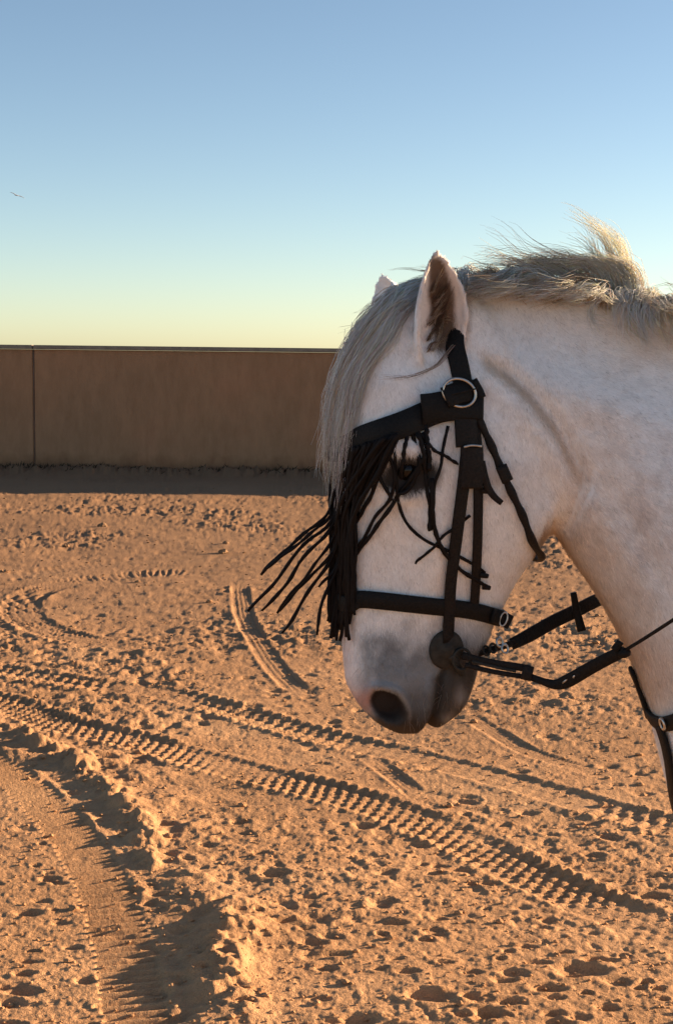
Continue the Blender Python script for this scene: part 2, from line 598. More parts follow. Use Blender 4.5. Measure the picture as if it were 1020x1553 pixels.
def ground_z(x, y):
    i = int(np.clip(np.searchsorted(_rows, y), 0, len(_rows) - 1))
    j = int(np.clip(np.searchsorted(GX[i], x), 0, GX.shape[1] - 1))
    return float(GZ[i, j])


# ------------------------------------------------------------------ wall
WALL_Y, WALL_H = 19.15, 1.60


def box_obj(name, lo, hi, mat, parent, bev=.006):
    bm = bmesh.new()
    bmesh.ops.create_cube(bm, size=1)
    lo, hi = Vector(lo), Vector(hi)
    for v in bm.verts:
        v.co = Vector([lo[k] + (v.co[k] + .5) * (hi[k] - lo[k]) for k in range(3)])
    if bev:
        bmesh.ops.bevel(bm, geom=bm.edges[:], offset=bev, segments=2, affect='EDGES')
    me = bpy.data.meshes.new(name); bm.to_mesh(me); bm.free()
    me.materials.append(mat)
    o = bpy.data.objects.new(name, me); COL.objects.link(o)
    if parent is not None:
        o.parent = parent; o.matrix_parent_inverse = parent.matrix_world.inverted()
    return o


def build_wall():
    root = empty('arena_wall', (0, WALL_Y, 0))
    tag(root, 'long brown rendered wall with a pale coping closing off the sand arena', 'wall')
    jx = float(on_plane(52, 640, WALL_Y)[0])
    step = 5.0
    xs = [jx + step * k for k in range(-4, 7)]
    core = box_obj('wall_core', (xs[0], WALL_Y + .05, -.3), (xs[-1], WALL_Y + .22, WALL_H - .002), M_JOINT, root, 0)
    for a, b in zip(xs[:-1], xs[1:]):
        box_obj('wall_panel', (a + .010, WALL_Y, -.3), (b - .010, WALL_Y + .06, WALL_H - .003), M_WALL, root, .008)
        box_obj('coping_stone', (a + .003, WALL_Y - .045, WALL_H), (b - .003, WALL_Y + .26, WALL_H + .055), M_COPING, root, .01)
    for a in xs[1:-1]:
        p = np.array([(a, WALL_Y + .012, -.2), (a, WALL_Y + .012, WALL_H - .01)])
        v, f = tube(spline(p, 4), .009, 8)
        mesh_obj('joint_rod', v, f, M_JOINT, root)
    return root


build_wall()


def build_weeds():
    V, F = [], []
    r = np.random.default_rng(5)
    for k in range(3600):
        x = r.uniform(-9, 9); 
        dens = .35 + .65 * (math.sin(x * 1.7 + 1) > -.4) * (.4 + .6 * r.random())
        if r.random() > dens:
            continue
        y = WALL_Y - .05 - abs(r.normal(0, .16))
        z = ground_z(x, y) - .01
        h = r.uniform(.015, .075) * (.35 + .65 * abs(math.sin(x * 1.3 + .5 * math.sin(x * 4.1)))); lean = r.normal(0, .6, 2) * h
        b = len(V)
        w = r.uniform(.004, .011)
        V += [(x - w, y, z), (x + w, y, z), (x + lean[0] * .5, y + lean[1] * .4, z + h * .65), (x + lean[0], y + lean[1] * .8, z + h)]
        F += [(b, b + 1, b + 2), (b + 1, b + 3, b + 2)]
    o = mesh_obj('dry_weeds', V, F, M_WEED)
    tag(o, 'dark dry weeds and litter along the foot of the wall', 'weeds', kind='stuff')


build_weeds()


# ------------------------------------------------------------------ horse
YH = 2.08                                    # distance of the horse's median plane
YAW = R(11.0)
HEAD_AX = float(on_plane(690, 700, YH)[0])
CY, SY = math.cos(YAW), math.sin(YAW)


def yaw_fade(z_px_x):
    return z_px_x


def P3(px, py, w=0.0):
    """photo pixel on the horse's median plane, w metres toward the camera"""
    p = on_plane(px, py, YH)
    p = np.array(p, float)
    p[..., 1] -= w
    return p


def turn(p):
    """turn the head a little toward the camera about a vertical axis behind the jaw"""
    p = np.array(p, float)
    x, y = p[..., 0] - HEAD_AX, p[..., 1] - YH
    p[..., 0] = HEAD_AX + x * CY - y * SY
    p[..., 1] = YH + x * SY + y * CY
    return p


def unturn(p):
    p = np.array(p, float)
    x, y = p[..., 0] - HEAD_AX, p[..., 1] - YH
    p[..., 0] = HEAD_AX + x * CY + y * SY
    p[..., 1] = YH - x * SY + y * CY
    return p


def head_px(p):
    """(px, py, w) of world points in the unturned head frame"""
    q = unturn(p)
    w = YH - q[..., 1]
    q2 = q.copy(); q2[..., 1] = YH
    s = project(q2)
    return s[..., 0], s[..., 1], w


def dense(tab, ys, n, sm):
    tab = np.asarray(tab, float)
    y = np.linspace(ys[0], ys[-1], n)
    out = np.stack([np.interp(y, ys, tab[:, k]) for k in range(tab.shape[1])], -1)
    k = np.exp(-np.linspace(-2, 2, 2 * sm + 1) ** 2); k /= k.sum()
    pad = np.vstack([np.repeat(out[:1], sm, 0), out, np.repeat(out[-1:], sm, 0)])
    return y, np.stack([np.convolve(pad[:, c], k, 'valid') for c in range(out.shape[1])], -1)


HEAD = [  # y, front x, back x, half widths (m) at t = 0 .15 .35 .6 .85 1
    (433, 628, 690, .012, .014, .016, .016, .014, .012),
    (442, 602, 712, .026, .028, .032, .032, .030, .026),
    (470, 562, 745, .044, .048, .050, .048, .045, .040),
    (520, 529, 785, .060, .068, .066, .062, .060, .050),
    (580, 511, 822, .074, .090, .084, .078, .076, .062),
    (640, 504, 856, .080, .100, .100, .094, .088, .070),
    (700, 502, 872, .078, .100, .102, .096, .092, .074),
    (760, 504, 864, .066, .084, .093, .094, .088, .070),
    (820, 508, 826, .056, .068, .082, .084, .076, .058),
    (880, 512, 784, .048, .058, .070, .070, .058, .044),
    (940, 516, 752, .045, .053, .060, .060, .048, .036),
    (990, 518, 729, .046, .056, .059, .056, .045, .036),
    (1030, 522, 719, .047, .060, .060, .054, .045, .036),
    (1060, 539, 706, .044, .057, .057, .050, .042, .034),
    (1085, 561, 688, .036, .046, .047, .043, .036, .028),
    (1100, 584, 658, .020, .028, .029, .027, .021, .014),
    (1106, 602, 640, .006, .008, .008, .008, .006, .005),
]


def build_head_loft():
    tab = np.array(HEAD)
    y, d = dense(tab[:, 1:], tab[:, 0], 220, 5)
    n = 48
    ph = np.linspace(0, 2 * math.pi, n, endpoint=False)
    t = (1 - np.cos(ph)) / 2
    side = np.sign(np.sin(ph) + 1e-9)
    env = np.sqrt(np.clip(1 - np.abs(2 * t - 1) ** 7, 0, 1))
    V = []
    for k in range(len(y)):
        fx, bx = d[k, 0], d[k, 1]
        w = np.interp(t, [0, .15, .35, .6, .85, 1], d[k, 2:]) * env * side
        V.append(P3(fx + (bx - fx) * t, np.full(n, y[k]), w))
    v = turn(np.vstack(V))
    return v, rings_to_faces(len(y), n)


BODY = [  # crest px, crest py, under px, under py, half width, top taper
    (628, 452, 735, 690, .050, .55),
    (690, 442, 790, 770, .068, .5),
    (760, 441, 836, 806, .076, .42),
    (840, 447, 868, 850, .084, .38),
    (920, 452, 912, 915, .098, .36),
    (1000, 464, 952, 992, .118, .36),
    (1080, 492, 986, 1080, .145, .38),
    (1180, 532, 1012, 1180, .185, .42),
    (1300, 566, 1050, 1290, .225, .46),
    (1440, 580, 1150, 1370, .255, .48),
    (1600, 618, 1420, 1420, .275, .55),
    (1800, 650, 1760, 1445, .290, .66),
    (2050, 645, 2060, 1420, .300, .70),
    (2300, 605, 2300, 1370, .290, .66),
    (2500, 600, 2440, 1290, .270, .62),
    (2650, 640, 2560, 1180, .230, .62),
    (2740, 720, 2660, 1060, .160, .7),
    (2770, 800, 2730, 960, .060, .8),
]


def build_body_loft():
    b = np.array(BODY, float)
    d = spline(b, 160)
    n = 48
    ph = np.linspace(0, 2 * math.pi, n, endpoint=False)
    t = (1 - np.cos(ph)) / 2
    V = []
    for cx, cy, ux, uy, w, tap in d:
        a = tap + (1 - tap) * sstep(0, .55, t)
        a = a * (1 - .18 * sstep(.7, 1, t))
        s = np.sin(ph)
        V.append(P3(cx + (ux - cx) * t, cy + (uy - cy) * t, np.sign(s) * np.abs(s) ** .85 * w * a))
    return np.vstack(V), rings_to_faces(len(d), n)


def leg(pts):
    pts = np.array(pts, float)
    d = spline(pts, 40)
    p = P3(d[:, 0], d[:, 1], d[:, 2])
    return tube(p, d[:, 3], 16)


def px_for_height(z):
    d = on_plane(np.array([1300., 1300.]), np.array([800., 1400.]), YH)[:, 2]
    return 800 + (d[0] - z) / (d[0] - d[1]) * 600


def ear_loft(base, tip, width, cup_dir, depth, lean, n_v=26, n_u=17, thick=.0088):
    """cupped leaf; base, tip world points; cup_dir = direction the opening faces"""
    base, tip, cup = np.asarray(base, float), np.asarray(tip, float), np.asarray(cup_dir, float)
    ax = tip - base; L = np.linalg.norm(ax); ax /= L
    cup = cup - ax * (cup @ ax); cup /= np.linalg.norm(cup)
    sd = np.cross(ax, cup)
    v = np.linspace(0, 1, n_v); u = np.linspace(-1, 1, n_u)
    prof = np.interp(v, [0, .12, .3, .5, .68, .82, .93, 1], [.62, .78, .96, 1.0, .84, .58, .28, .02])
    dep = np.interp(v, [0, .2, .5, .8, 1], [.55, 1, .95, .55, .05]) * depth
    out, inn = [], []
    for k in range(n_v):
        c = base + ax * L * v[k] + lean * math.sin(v[k] * math.pi / 1.3) * 1.0
        ang = u * 1.9
        xs = np.sin(ang) / math.sin(1.9 if 1.9 < math.pi / 2 else math.pi / 2)
        off = -np.cos(ang) * dep[k]
        ring = c + np.outer(xs * prof[k] * width, sd) + np.outer(off, cup)
        nrm = np.outer(np.sin(ang), sd) * 1.0 + np.outer(-np.cos(ang), cup)
        th = thick * (1 - .45 * v[k])
        out.append(ring + nrm * th * .5); inn.append(ring - nrm * th * .5)
    rings = [np.vstack([o, i[::-1]]) for o, i in zip(out, inn)]
    m = 2 * n_u
    return np.vstack(rings), rings_to_faces(n_v, m)


def build_horse():
    root = empty('horse', tuple(np.r_[P3(1500, 900)[:2], 0.0]))
    tag(root, 'white grey horse in a black bridle with its head bowed on the sand', 'horse')
    pieces = [build_head_loft(), build_body_loft()]
    # legs (outside the picture, they carry the horse)
    H = px_for_height
    for w in (.13, -.13):
        pieces.append(leg([(1190, H(1.0), w * .9, .12), (1200, H(.8), w, .095), (1195, H(.55), w, .062), (1190, H(.45), w, .052),
                           (1192, H(.25), w, .034), (1190, H(.14), w, .040), (1172, H(.07), w, .040), (1160, H(.05), w, .045)]))
        pieces.append(leg([(2480, H(1.1), w * .9, .17), (2450, H(.9), w, .14), (2490, H(.65), w, .085), (2590, H(.5), w, .058),
                           (2580, H(.42), w, .05), (2555, H(.25), w, .036), (2548, H(.14), w, .042), (2530, H(.07), w, .042), (2518, H(.05), w, .046)]))
    # ears
    nb, ntp = turn(P3(642, 566, .066)), turn(P3(626, 386, .088))
    pieces.append(ear_loft(nb, ntp, .037, (.38, -1.0, .05), .024, np.array([.012, 0, 0])))
    fb, ftp = turn(P3(612, 540, -.052)), turn(P3(584, 412, -.068))
    pieces.append(ear_loft(fb, ftp, .036, (-.75, -.65, .0), .024, np.array([.006, 0, 0])))
    bm = bmesh.new()
    for v, f in pieces:
        vs = [bm.verts.new(p) for p in v]
        for q in f:
            try:
                bm.faces.new([vs[i] for i in q])
            except ValueError:
                pass
    bmesh.ops.recalc_face_normals(bm, faces=bm.faces[:])
    me = bpy.data.meshes.new('body'); bm.to_mesh(me); bm.free()
    tmp = bpy.data.objects.new('body_source', me); COL.objects.link(tmp)
    md = tmp.modifiers.new('r', 'REMESH'); md.mode = 'VOXEL'; md.voxel_size = .0048; md.adaptivity = 0
    sm = tmp.modifiers.new('s', 'SMOOTH'); sm.factor = .5; sm.iterations = 6
    dg = bpy.context.evaluated_depsgraph_get()
    res = bpy.data.meshes.new_from_object(tmp.evaluated_get(dg))
    bpy.data.objects.remove(tmp)
    # more mesh where the muzzle and eye carry fine relief
    bm = bmesh.new(); bm.from_mesh(res)
    cs = np.array([v.co for v in bm.verts])
    hx, hy, hw = head_px(cs)
    fine = ((hy > 985) & (hx < 760) & (hw > -.02)) | ((np.hypot(hx - 598, hy - 700) < 70) & (hw > 0))
    fine &= hx < 760
    es = [e for e in bm.edges if fine[e.verts[0].index] and fine[e.verts[1].index]]
    bmesh.ops.subdivide_edges(bm, edges=es, cuts=1, use_grid_fill=True)
    bmesh.ops.triangulate(bm, faces=[f for f in bm.faces if len(f.verts) > 4])
    bm.to_mesh(res); bm.free()
    body = bpy.data.objects.new('body', res); COL.objects.link(body)
    res.materials.clear(); res.materials.append(M_SKIN)
    body.parent = root; body.matrix_parent_inverse = root.matrix_world.inverted()
    n = len(res.vertices)
    co = np.empty(n * 3, np.float32); res.vertices.foreach_get('co', co); co = co.reshape(-1, 3).astype(float)
    nr = np.empty(n * 3, np.float32); res.vertices.foreach_get('normal', nr); nr = nr.reshape(-1, 3).astype(float)
    hx, hy, hw = head_px(co)
    lat = np.array([SY, -CY, 0.0])                       # toward the camera in the head frame
    sg = np.sign(hw)
    G = lambda x, y, rx, ry=None, a=0.0: np.exp(-(((hx - x) * math.cos(a) + (hy - y) * math.sin(a)) / rx) ** 2
                                                - ((-(hx - x) * math.sin(a) + (hy - y) * math.cos(a)) / (ry or rx)) ** 2)
    hd = sstep(560, 610, hy) * (1 - sstep(800, 850, hx)) * sstep(.008, .02, np.abs(hw))
    dsp = np.zeros(n)
    dsp += .011 * G(586, 672, 34, 17, .12)               # brow over the eye
    dsp -= .007 * G(622, 630, 30, 22)                    # hollow above the eye
    dsp += .006 * G(590, 742, 34, 12, -.1)               # lower lid
    dsp -= .007 * G(592, 706, 19, 13)                    # eye opening
    dsp += .009 * G(634, 800, 15, 75, -.06)              # facial crest
    dsp -= .005 * G(570, 860, 32, 90)
    dsp -= .006 * G(690, 890, 30, 80)
    dsp += .006 * G(750, 720, 80, 110)                   # jowl
    dsp += .004 * G(590, 1015, 45, 30)
    # nostril: comma-shaped pit with a raised rim
    q, sdr = nostril_field(hx, hy)
    dsp += .0045 * np.exp(-((sdr - 5) / 6.0) ** 2) * (1 - sstep(1.15, 1.6, q))
    dsp -= .024 * sstep(-1.0, 7.0, -sdr) * (1 - sstep(.55, 1.25, q))
    # mouth line
    mx = np.interp(hy, [985, 1015, 1060, 1100], [668, 652, 648, 640])
    dsp -= .010 * np.exp(-((hx - mx) / 5.0) ** 2) * sstep(985, 1012, hy)
    dsp += .004 * np.exp(-((hx - mx + 16) / 9.0) ** 2) * sstep(1000, 1030, hy)
    dsp += .004 * np.exp(-((hx - mx - 17) / 9.0) ** 2) * sstep(1000, 1030, hy)
    dsp += .004 * G(690, 1060, 16, 16)
    dsp -= .004 * G(700, 1000, 12, 26)
    dsp += .0016 * fbm(hx / 26, hy / 26 + sg * 40, 71, 2) * sstep(960, 1010, hy)
    co += (hd * dsp)[:, None] * sg[:, None] * lat
    notch = np.exp(-((hx - mx - 2) / 9.0) ** 2) * sstep(1066, 1092, hy)
    co[:, 2] += .012 * notch * hd_flat(hx, hy)
    # neck muscle relief and throat creases
    P = project(co)
    nx, ny = P[:, 0], P[:, 1]
    arcp = spline([(700, 520), (728, 545), (762, 566), (802, 602), (842, 655), (868, 720), (860, 775), (838, 812)], 60)
    dist = np.full(n, 1e9); sidea = np.zeros(n)
    near = (nx > 640) & (nx < 960) & (ny > 480) & (ny < 860)
    for k in range(59):
        e = arcp[k + 1] - arcp[k]; le = np.hypot(*e)
        dx, dy = nx - arcp[k, 0], ny - arcp[k, 1]
        t_ = np.clip((dx * e[0] + dy * e[1]) / le ** 2, 0, 1)
        d_ = np.hypot(dx - t_ * e[0], dy - t_ * e[1])
        m_ = near & (d_ < dist)
        dist[m_] = d_[m_]; sidea[m_] = np.sign(e[0] * dy - e[1] * dx)[m_]      # + inside the jowl
    sdist = np.where(near, -dist * sidea, 200.0)                                # + on the neck side
    sdist[(nx < 700) & ~near] = -200.0
    nk = sstep(-4, 22, sdist) * sstep(.01, .03, np.abs(co[:, 1] - YH)) * sstep(715, 760, nx)
    jow = np.where(near, .0075 * np.exp(-((sdist + 24) / 20) ** 2) - .0075 * np.exp(-((sdist - 9) / 12) ** 2), 0) * sstep(.03, .05, np.abs(co[:, 1] - YH)) * sstep(520, 570, ny) * (1 - sstep(800, 830, ny))
    s2 = np.sign(YH - co[:, 1])
    g2 = lambda x, y, rx, ry, a=0.0: np.exp(-(((nx - x) * math.cos(a) + (ny - y) * math.sin(a)) / rx) ** 2 - ((-(nx - x) * math.sin(a) + (ny - y) * math.cos(a)) / ry) ** 2)
    d2 = .010 * g2(880, 600, 150, 36, .35) - .008 * g2(870, 700, 130, 20, .95) + .008 * g2(930, 800, 150, 34, 1.05) - .006 * g2(985, 850, 150, 20, 1.1)
    for off in (0, 13, 27):
        cx_ = np.interp(ny, [690, 740, 800], [872 + off, 868 + off, 846 + off * .7])
        d2 -= .0035 * np.exp(-((nx - cx_) / 4.0) ** 2) * sstep(690, 730, ny) * (1 - sstep(800, 830, ny))
    co[:, 1] -= (nk * d2 + jow) * s2
    res.vertices.foreach_set('co', co.astype(np.float32).ravel())
    res.polygons.foreach_set('use_smooth', np.ones(len(res.polygons), bool))
    res.update()

    # ---- coat pigment
    hx, hy, hw = head_px(co)
    P = project(co); nx, ny = P[:, 0], P[:, 1]
    base = np.array([.885, .89, .895])
    c = np.tile(base, (n, 1))

    def blend(mask, rgb):
        nonlocal c
        m = np.clip(mask, 0, 1)[:, None]
        c = c * (1 - m) + np.array(rgb) * m
    mot = fbm(nx / 60, ny / 60, 5, 3); mot2 = fbm(nx / 22, ny / 22, 15, 3)
    blend(.30 * sstep(.0, .5, mot) * sstep(790, 860, nx), (.72, .61, .54))
    blend(.22 * sstep(.05, .5, mot2), (.70, .65, .61))
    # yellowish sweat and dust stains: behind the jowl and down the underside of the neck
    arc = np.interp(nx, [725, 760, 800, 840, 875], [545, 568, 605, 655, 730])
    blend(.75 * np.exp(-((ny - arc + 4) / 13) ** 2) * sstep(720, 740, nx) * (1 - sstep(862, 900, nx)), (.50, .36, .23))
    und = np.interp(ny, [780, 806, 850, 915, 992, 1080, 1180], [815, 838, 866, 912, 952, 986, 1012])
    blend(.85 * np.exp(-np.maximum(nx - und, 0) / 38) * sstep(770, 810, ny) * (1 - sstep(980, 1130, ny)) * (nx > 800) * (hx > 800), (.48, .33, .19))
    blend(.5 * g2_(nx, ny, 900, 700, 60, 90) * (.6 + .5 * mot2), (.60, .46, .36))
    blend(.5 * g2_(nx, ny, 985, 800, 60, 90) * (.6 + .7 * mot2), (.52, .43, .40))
    onh = (hx < 860) & (hy > 440)
    # muzzle: dark grey skin showing through, pinkish between the nostrils
    mz = sstep(908, 985, hy + 24 * mot2) * onh
    blend(.86 * mz * sstep(523, 556, hx + 8 * mot2), (.135, .145, .152))
    blend(.55 * mz * (1 - sstep(514, 540, hx)), (.62, .49, .46))
    blend(.7 * sstep(1010, 1050, hy) * sstep(575, 605, hx) * onh, (.085, .085, .085))
    pk = np.exp(-((hx - 540) / 16) ** 2 - ((hy - 1046) / 24) ** 2)
    blend(.8 * pk * onh, (.46, .25, .23))
    lip = np.maximum(sstep(1050, 1085, hy + 10 * mot2) * sstep(560, 590, hx), sstep(1050, 1068, hy + 6 * mot2) * sstep(548, 566, hx) * (1 - sstep(600, 615, hx))) * onh
    blend(.92 * lip, (.040, .030, .023))
    mx = np.interp(hy, [930, 985, 1015, 1060, 1100], [676, 668, 652, 648, 640])
    blend(.9 * sstep(-26, 6, hx - mx + 8 * mot2) * (1 - sstep(52, 80, hx - mx)) * sstep(955, 1000, hy) * onh, (.050, .040, .031))
    blend(.65 * np.exp(-((hx - 688) / 13) ** 2 - ((hy - 1045) / 16) ** 2) * onh, (.34, .31, .29))
    blend(.5 * np.exp(-((hx - 668) / 12) ** 2 - ((hy - 1078) / 10) ** 2) * onh, (.34, .30, .26))
    q, sdr = nostril_field(hx, hy)
    blend(.96 * sstep(-2.0, 3.0, -sdr) * (1 - sstep(.75, 1.15, q)) * onh, (.022, .015, .013))
    blend(.28 * np.exp(-((sdr - 4) / 3.0) ** 2) * (1 - sstep(1.1, 1.5, q)) * onh, (.42, .40, .39))  # painted highlight along the nostril rim
    # dark skin round the eye
    blend(.97 * (1 - sstep(.75, 1.25, np.hypot((hx - 594) / 44, (hy - 708) / 30) + .15 * mot2)) * onh, (.022, .017, .015))
    # ears: brown hair inside the cup
    eb = turn(P3(646, 480, .062))
    inner = sstep(.35, .75, (nr @ np.array([.42, -.95, 0])))
    ecx = np.interp(ny, [385, 400, 450, 500, 530], [657, 662, 669, 673, 671]); ecw = np.interp(ny, [385, 400, 450, 500, 530, 550], [5, 13, 23, 20, 12, 4])
    isn = (ny < 556) & (hw > .03) & (nx > 600) & (nx < 730) & (np.abs(nx - ecx) < 40)
    blend(.45 * isn * (1 - sstep(500, 545, ny)), (.62, .48, .40))
    blend(.95 * (1 - sstep(.65, 1.1, np.abs(nx - ecx) / ecw)) * isn * sstep(384, 396, ny) * (1 - sstep(525, 545, ny)), (.13, .08, .05))
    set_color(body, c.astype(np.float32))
    return root, body, c


NOSTRIL_RIM = [(538, 1029), (548, 1025), (566, 1026), (583, 1033), (594, 1046), (600, 1060), (602, 1078)]


def nostril_field(hx, hy):
    p = spline(NOSTRIL_RIM, 40)
    best = np.full(hx.shape, 1e9); sg = np.ones(hx.shape)
    m = (np.abs(hx - 572) < 110) & (np.abs(hy - 1050) < 110)
    x, y = hx[m], hy[m]; b = np.full(x.shape, 1e9); s_ = np.ones(x.shape)
    for k in range(39):
        e = p[k + 1] - p[k]
        t = np.clip(((x - p[k, 0]) * e[0] + (y - p[k, 1]) * e[1]) / (e @ e), 0, 1)
        ex, ey = x - p[k, 0] - t * e[0], y - p[k, 1] - t * e[1]
        d = np.hypot(ex, ey); u = d < b
        b[u] = d[u]; s_[u] = np.where(e[0] * ey - e[1] * ex > 0, -1, 1)[u]
    best[m] = b; sg[m] = s_
    return np.hypot((hx - 575) / 27.0, (hy - 1050 - .25 * (hx - 575)) / 26.0), best * sg


def hd_flat(hx, hy):
    return ((hx > 560) & (hx < 730) & (hy > 1040)).astype(float)


def g2_(x, y, cx, cy, rx, ry):
    return np.exp(-((x - cx) / rx) ** 2 - ((y - cy) / ry) ** 2)


horse, body, body_col = build_horse()
_me = body.data
_me.calc_loop_triangles()
BVH = BVHTree.FromPolygons([tuple(v.co) for v in _me.vertices], [tuple(t.vertices) for t in _me.loop_triangles])


def surf(px, py, lift=0.0, want_n=False):
    """point where the sight line meets the horse, lifted off the hide"""
    d = ray(float(px), float(py)); d = d / np.linalg.norm(d)
    h = BVH.ray_cast(Vector(CAM_P), Vector(d))
    if h[0] is None:
        # beside the outline: nearest hide point to the sight line at the horse's distance
        p = on_plane(float(px), float(py), YH)
        q = BVH.find_nearest(Vector(p))
        pt, nn = np.array(p), np.array(q[1])
    else:
        pt, nn = np.array(h[0]), np.array(h[1])
    if nn @ d > 0:
        nn = -nn
    return (pt + nn * lift, nn) if want_n else pt + nn * lift


# ---- eye
def build_eye():
    for s in (1, -1):
        p = turn(P3(592, 706, .098 * s))
        q = BVH.find_nearest(Vector(p))[0]
        c = np.array(q) - np.array([SY, -CY, 0]) * s * .009
        bm = bmesh.new()
        bmesh.ops.create_uvsphere(bm, u_segments=24, v_segments=16, radius=.019)
        for v in bm.verts:
            v.co = Vector(c) + Vector((v.co.x, v.co.y, v.co.z * .85))
        me = bpy.data.meshes.new('eye'); bm.to_mesh(me); bm.free()
        me.polygons.foreach_set('use_smooth', [True] * len(me.polygons))
        me.materials.append(M_EYE)
        o = bpy.data.objects.new('eye', me); COL.objects.link(o)
        o.parent = horse; o.matrix_parent_inverse = horse.matrix_world.inverted()


build_eye()


# ---- hooves
def build_hooves():
    for cx, w in ((1160, .13), (1160, -.13), (2518, .13), (2518, -.13)):
        top = P3(cx, px_for_height(.075), w)
        bot = np.array([top[0] - .03, top[1], 0.0])
        bot[2] = ground_z(bot[0], bot[1]) - .004
        pts = np.array([top, top * .5 + bot * .5, bot])
        a = np.linspace(0, 2 * math.pi, 20, endpoint=False)
        V = []
        for p, r in zip(pts, (.046, .056, .064)):
            V.append(np.stack([p[0] + r * np.cos(a) * 1.1, p[1] + r * np.sin(a), np.full(20, p[2])], -1))
        mesh_obj('hoof', np.vstack(V), rings_to_faces(3, 20), M_HOOF, horse)


build_hooves()


# ---- coat: short hair lying on the hide
def build_coat():
    me = body.data
    n = len(me.vertices)
    co = np.empty(n * 3, np.float32); me.vertices.foreach_get('co', co); co = co.reshape(-1, 3).astype(float)
    nt = len(me.loop_triangles)
    tri = np.empty(nt * 3, np.int32); me.loop_triangles.foreach_get('vertices', tri); tri = tri.reshape(-1, 3)
    vn = np.empty(n * 3, np.float32); me.vertices.foreach_get('normal', vn); vn = vn.reshape(-1, 3).astype(float)
    a, b, c = co[tri[:, 0]], co[tri[:, 1]], co[tri[:, 2]]
    fn = np.cross(b - a, c - a); ar = np.linalg.norm(fn, axis=1) / 2; fn /= ar[:, None] * 2 + 1e-12
    cen = (a + b + c) / 3
    pp = project(cen)
    view = CAM_P - cen; view /= np.linalg.norm(view, axis=1)[:, None]
    facing = (fn * view).sum(1)
    wgt = ar * (pp[:, 0] < 1130) * np.where(facing > -.35, 1.0, .10)
    wgt *= 1 + 1.2 * (np.abs(facing) < .3)
    wgt /= wgt.sum()
    K = 330000
    r = np.random.default_rng(3)
    idx = r.choice(nt, K, p=wgt)
    r1, r2 = r.random(K), r.random(K)
    fl = r1 + r2 > 1; r1[fl] = 1 - r1[fl]; r2[fl] = 1 - r2[fl]
    w0 = 1 - r1 - r2
    T = tri[idx]
    mixv = lambda arr: arr[T[:, 0]] * w0[:, None] + arr[T[:, 1]] * r1[:, None] + arr[T[:, 2]] * r2[:, None]
    p, nn, cl = mixv(co), mixv(vn), mixv(body_col)
    nn /= np.linalg.norm(nn, axis=1)[:, None] + 1e-12
    hx, hy, hw = head_px(p)
    q = project(p)
    head = sstep(880, 780, hx) * 1.0
    head = np.clip((870 - hx) / 90, 0, 1)
    flow = head[:, None] * np.array([.15, 0, -1.0]) + (1 - head[:, None]) * np.array([.75, 0, -.65])
    ear = (q[:, 1] < 520) & (hx < 705) & (np.abs(hw) > np.interp(q[:, 1], [440, 470, 520], [.05, .062, .078]))
    flow[ear] = (0, 0, 1)
    flow = flow + r.normal(0, .28, (K, 3))
    flow -= nn * (flow * nn).sum(1)[:, None]
    flow /= np.linalg.norm(flow, axis=1)[:, None] + 1e-12
    ln = r.uniform(.006, .012, K) * (1 - .45 * sstep(930, 1010, hy) * (hx < 760))
    chin = (hy > 950) & (hx > 690) & (hx < 790)
    ln[chin] *= 1.8
    ln[ear] *= .5
    throat = (q[:, 0] > 800) & (q[:, 1] > 760) & (hx > 790)
    ln[throat] *= 1.25
    lift = r.uniform(.06, .34, K)
    d = flow * np.cos(lift)[:, None] + nn * np.sin(lift)[:, None]
    sidev = np.cross(d, nn); sidev /= np.linalg.norm(sidev, axis=1)[:, None] + 1e-12
    hwid = r.uniform(.0004, .0008, K)[:, None]
    base = p - nn * .0006
    V = np.stack([base - sidev * hwid, base + sidev * hwid, base + d * ln[:, None]], 1).reshape(-1, 3)
    F = np.arange(3 * K, dtype=np.int32).reshape(-1, 3)
    o = fast_mesh('coat_hair', V, F, M_COAT, horse)
    jit = r.normal(1.03, .13, (K, 1))
    set_color(o, np.repeat(np.clip(cl * jit, 0.005, .97), 3, 0).astype(np.float32))
    o.data.normals_split_custom_set(np.repeat(nn, 3, 0).tolist())
    tag(o, kind='stuff')


build_coat()


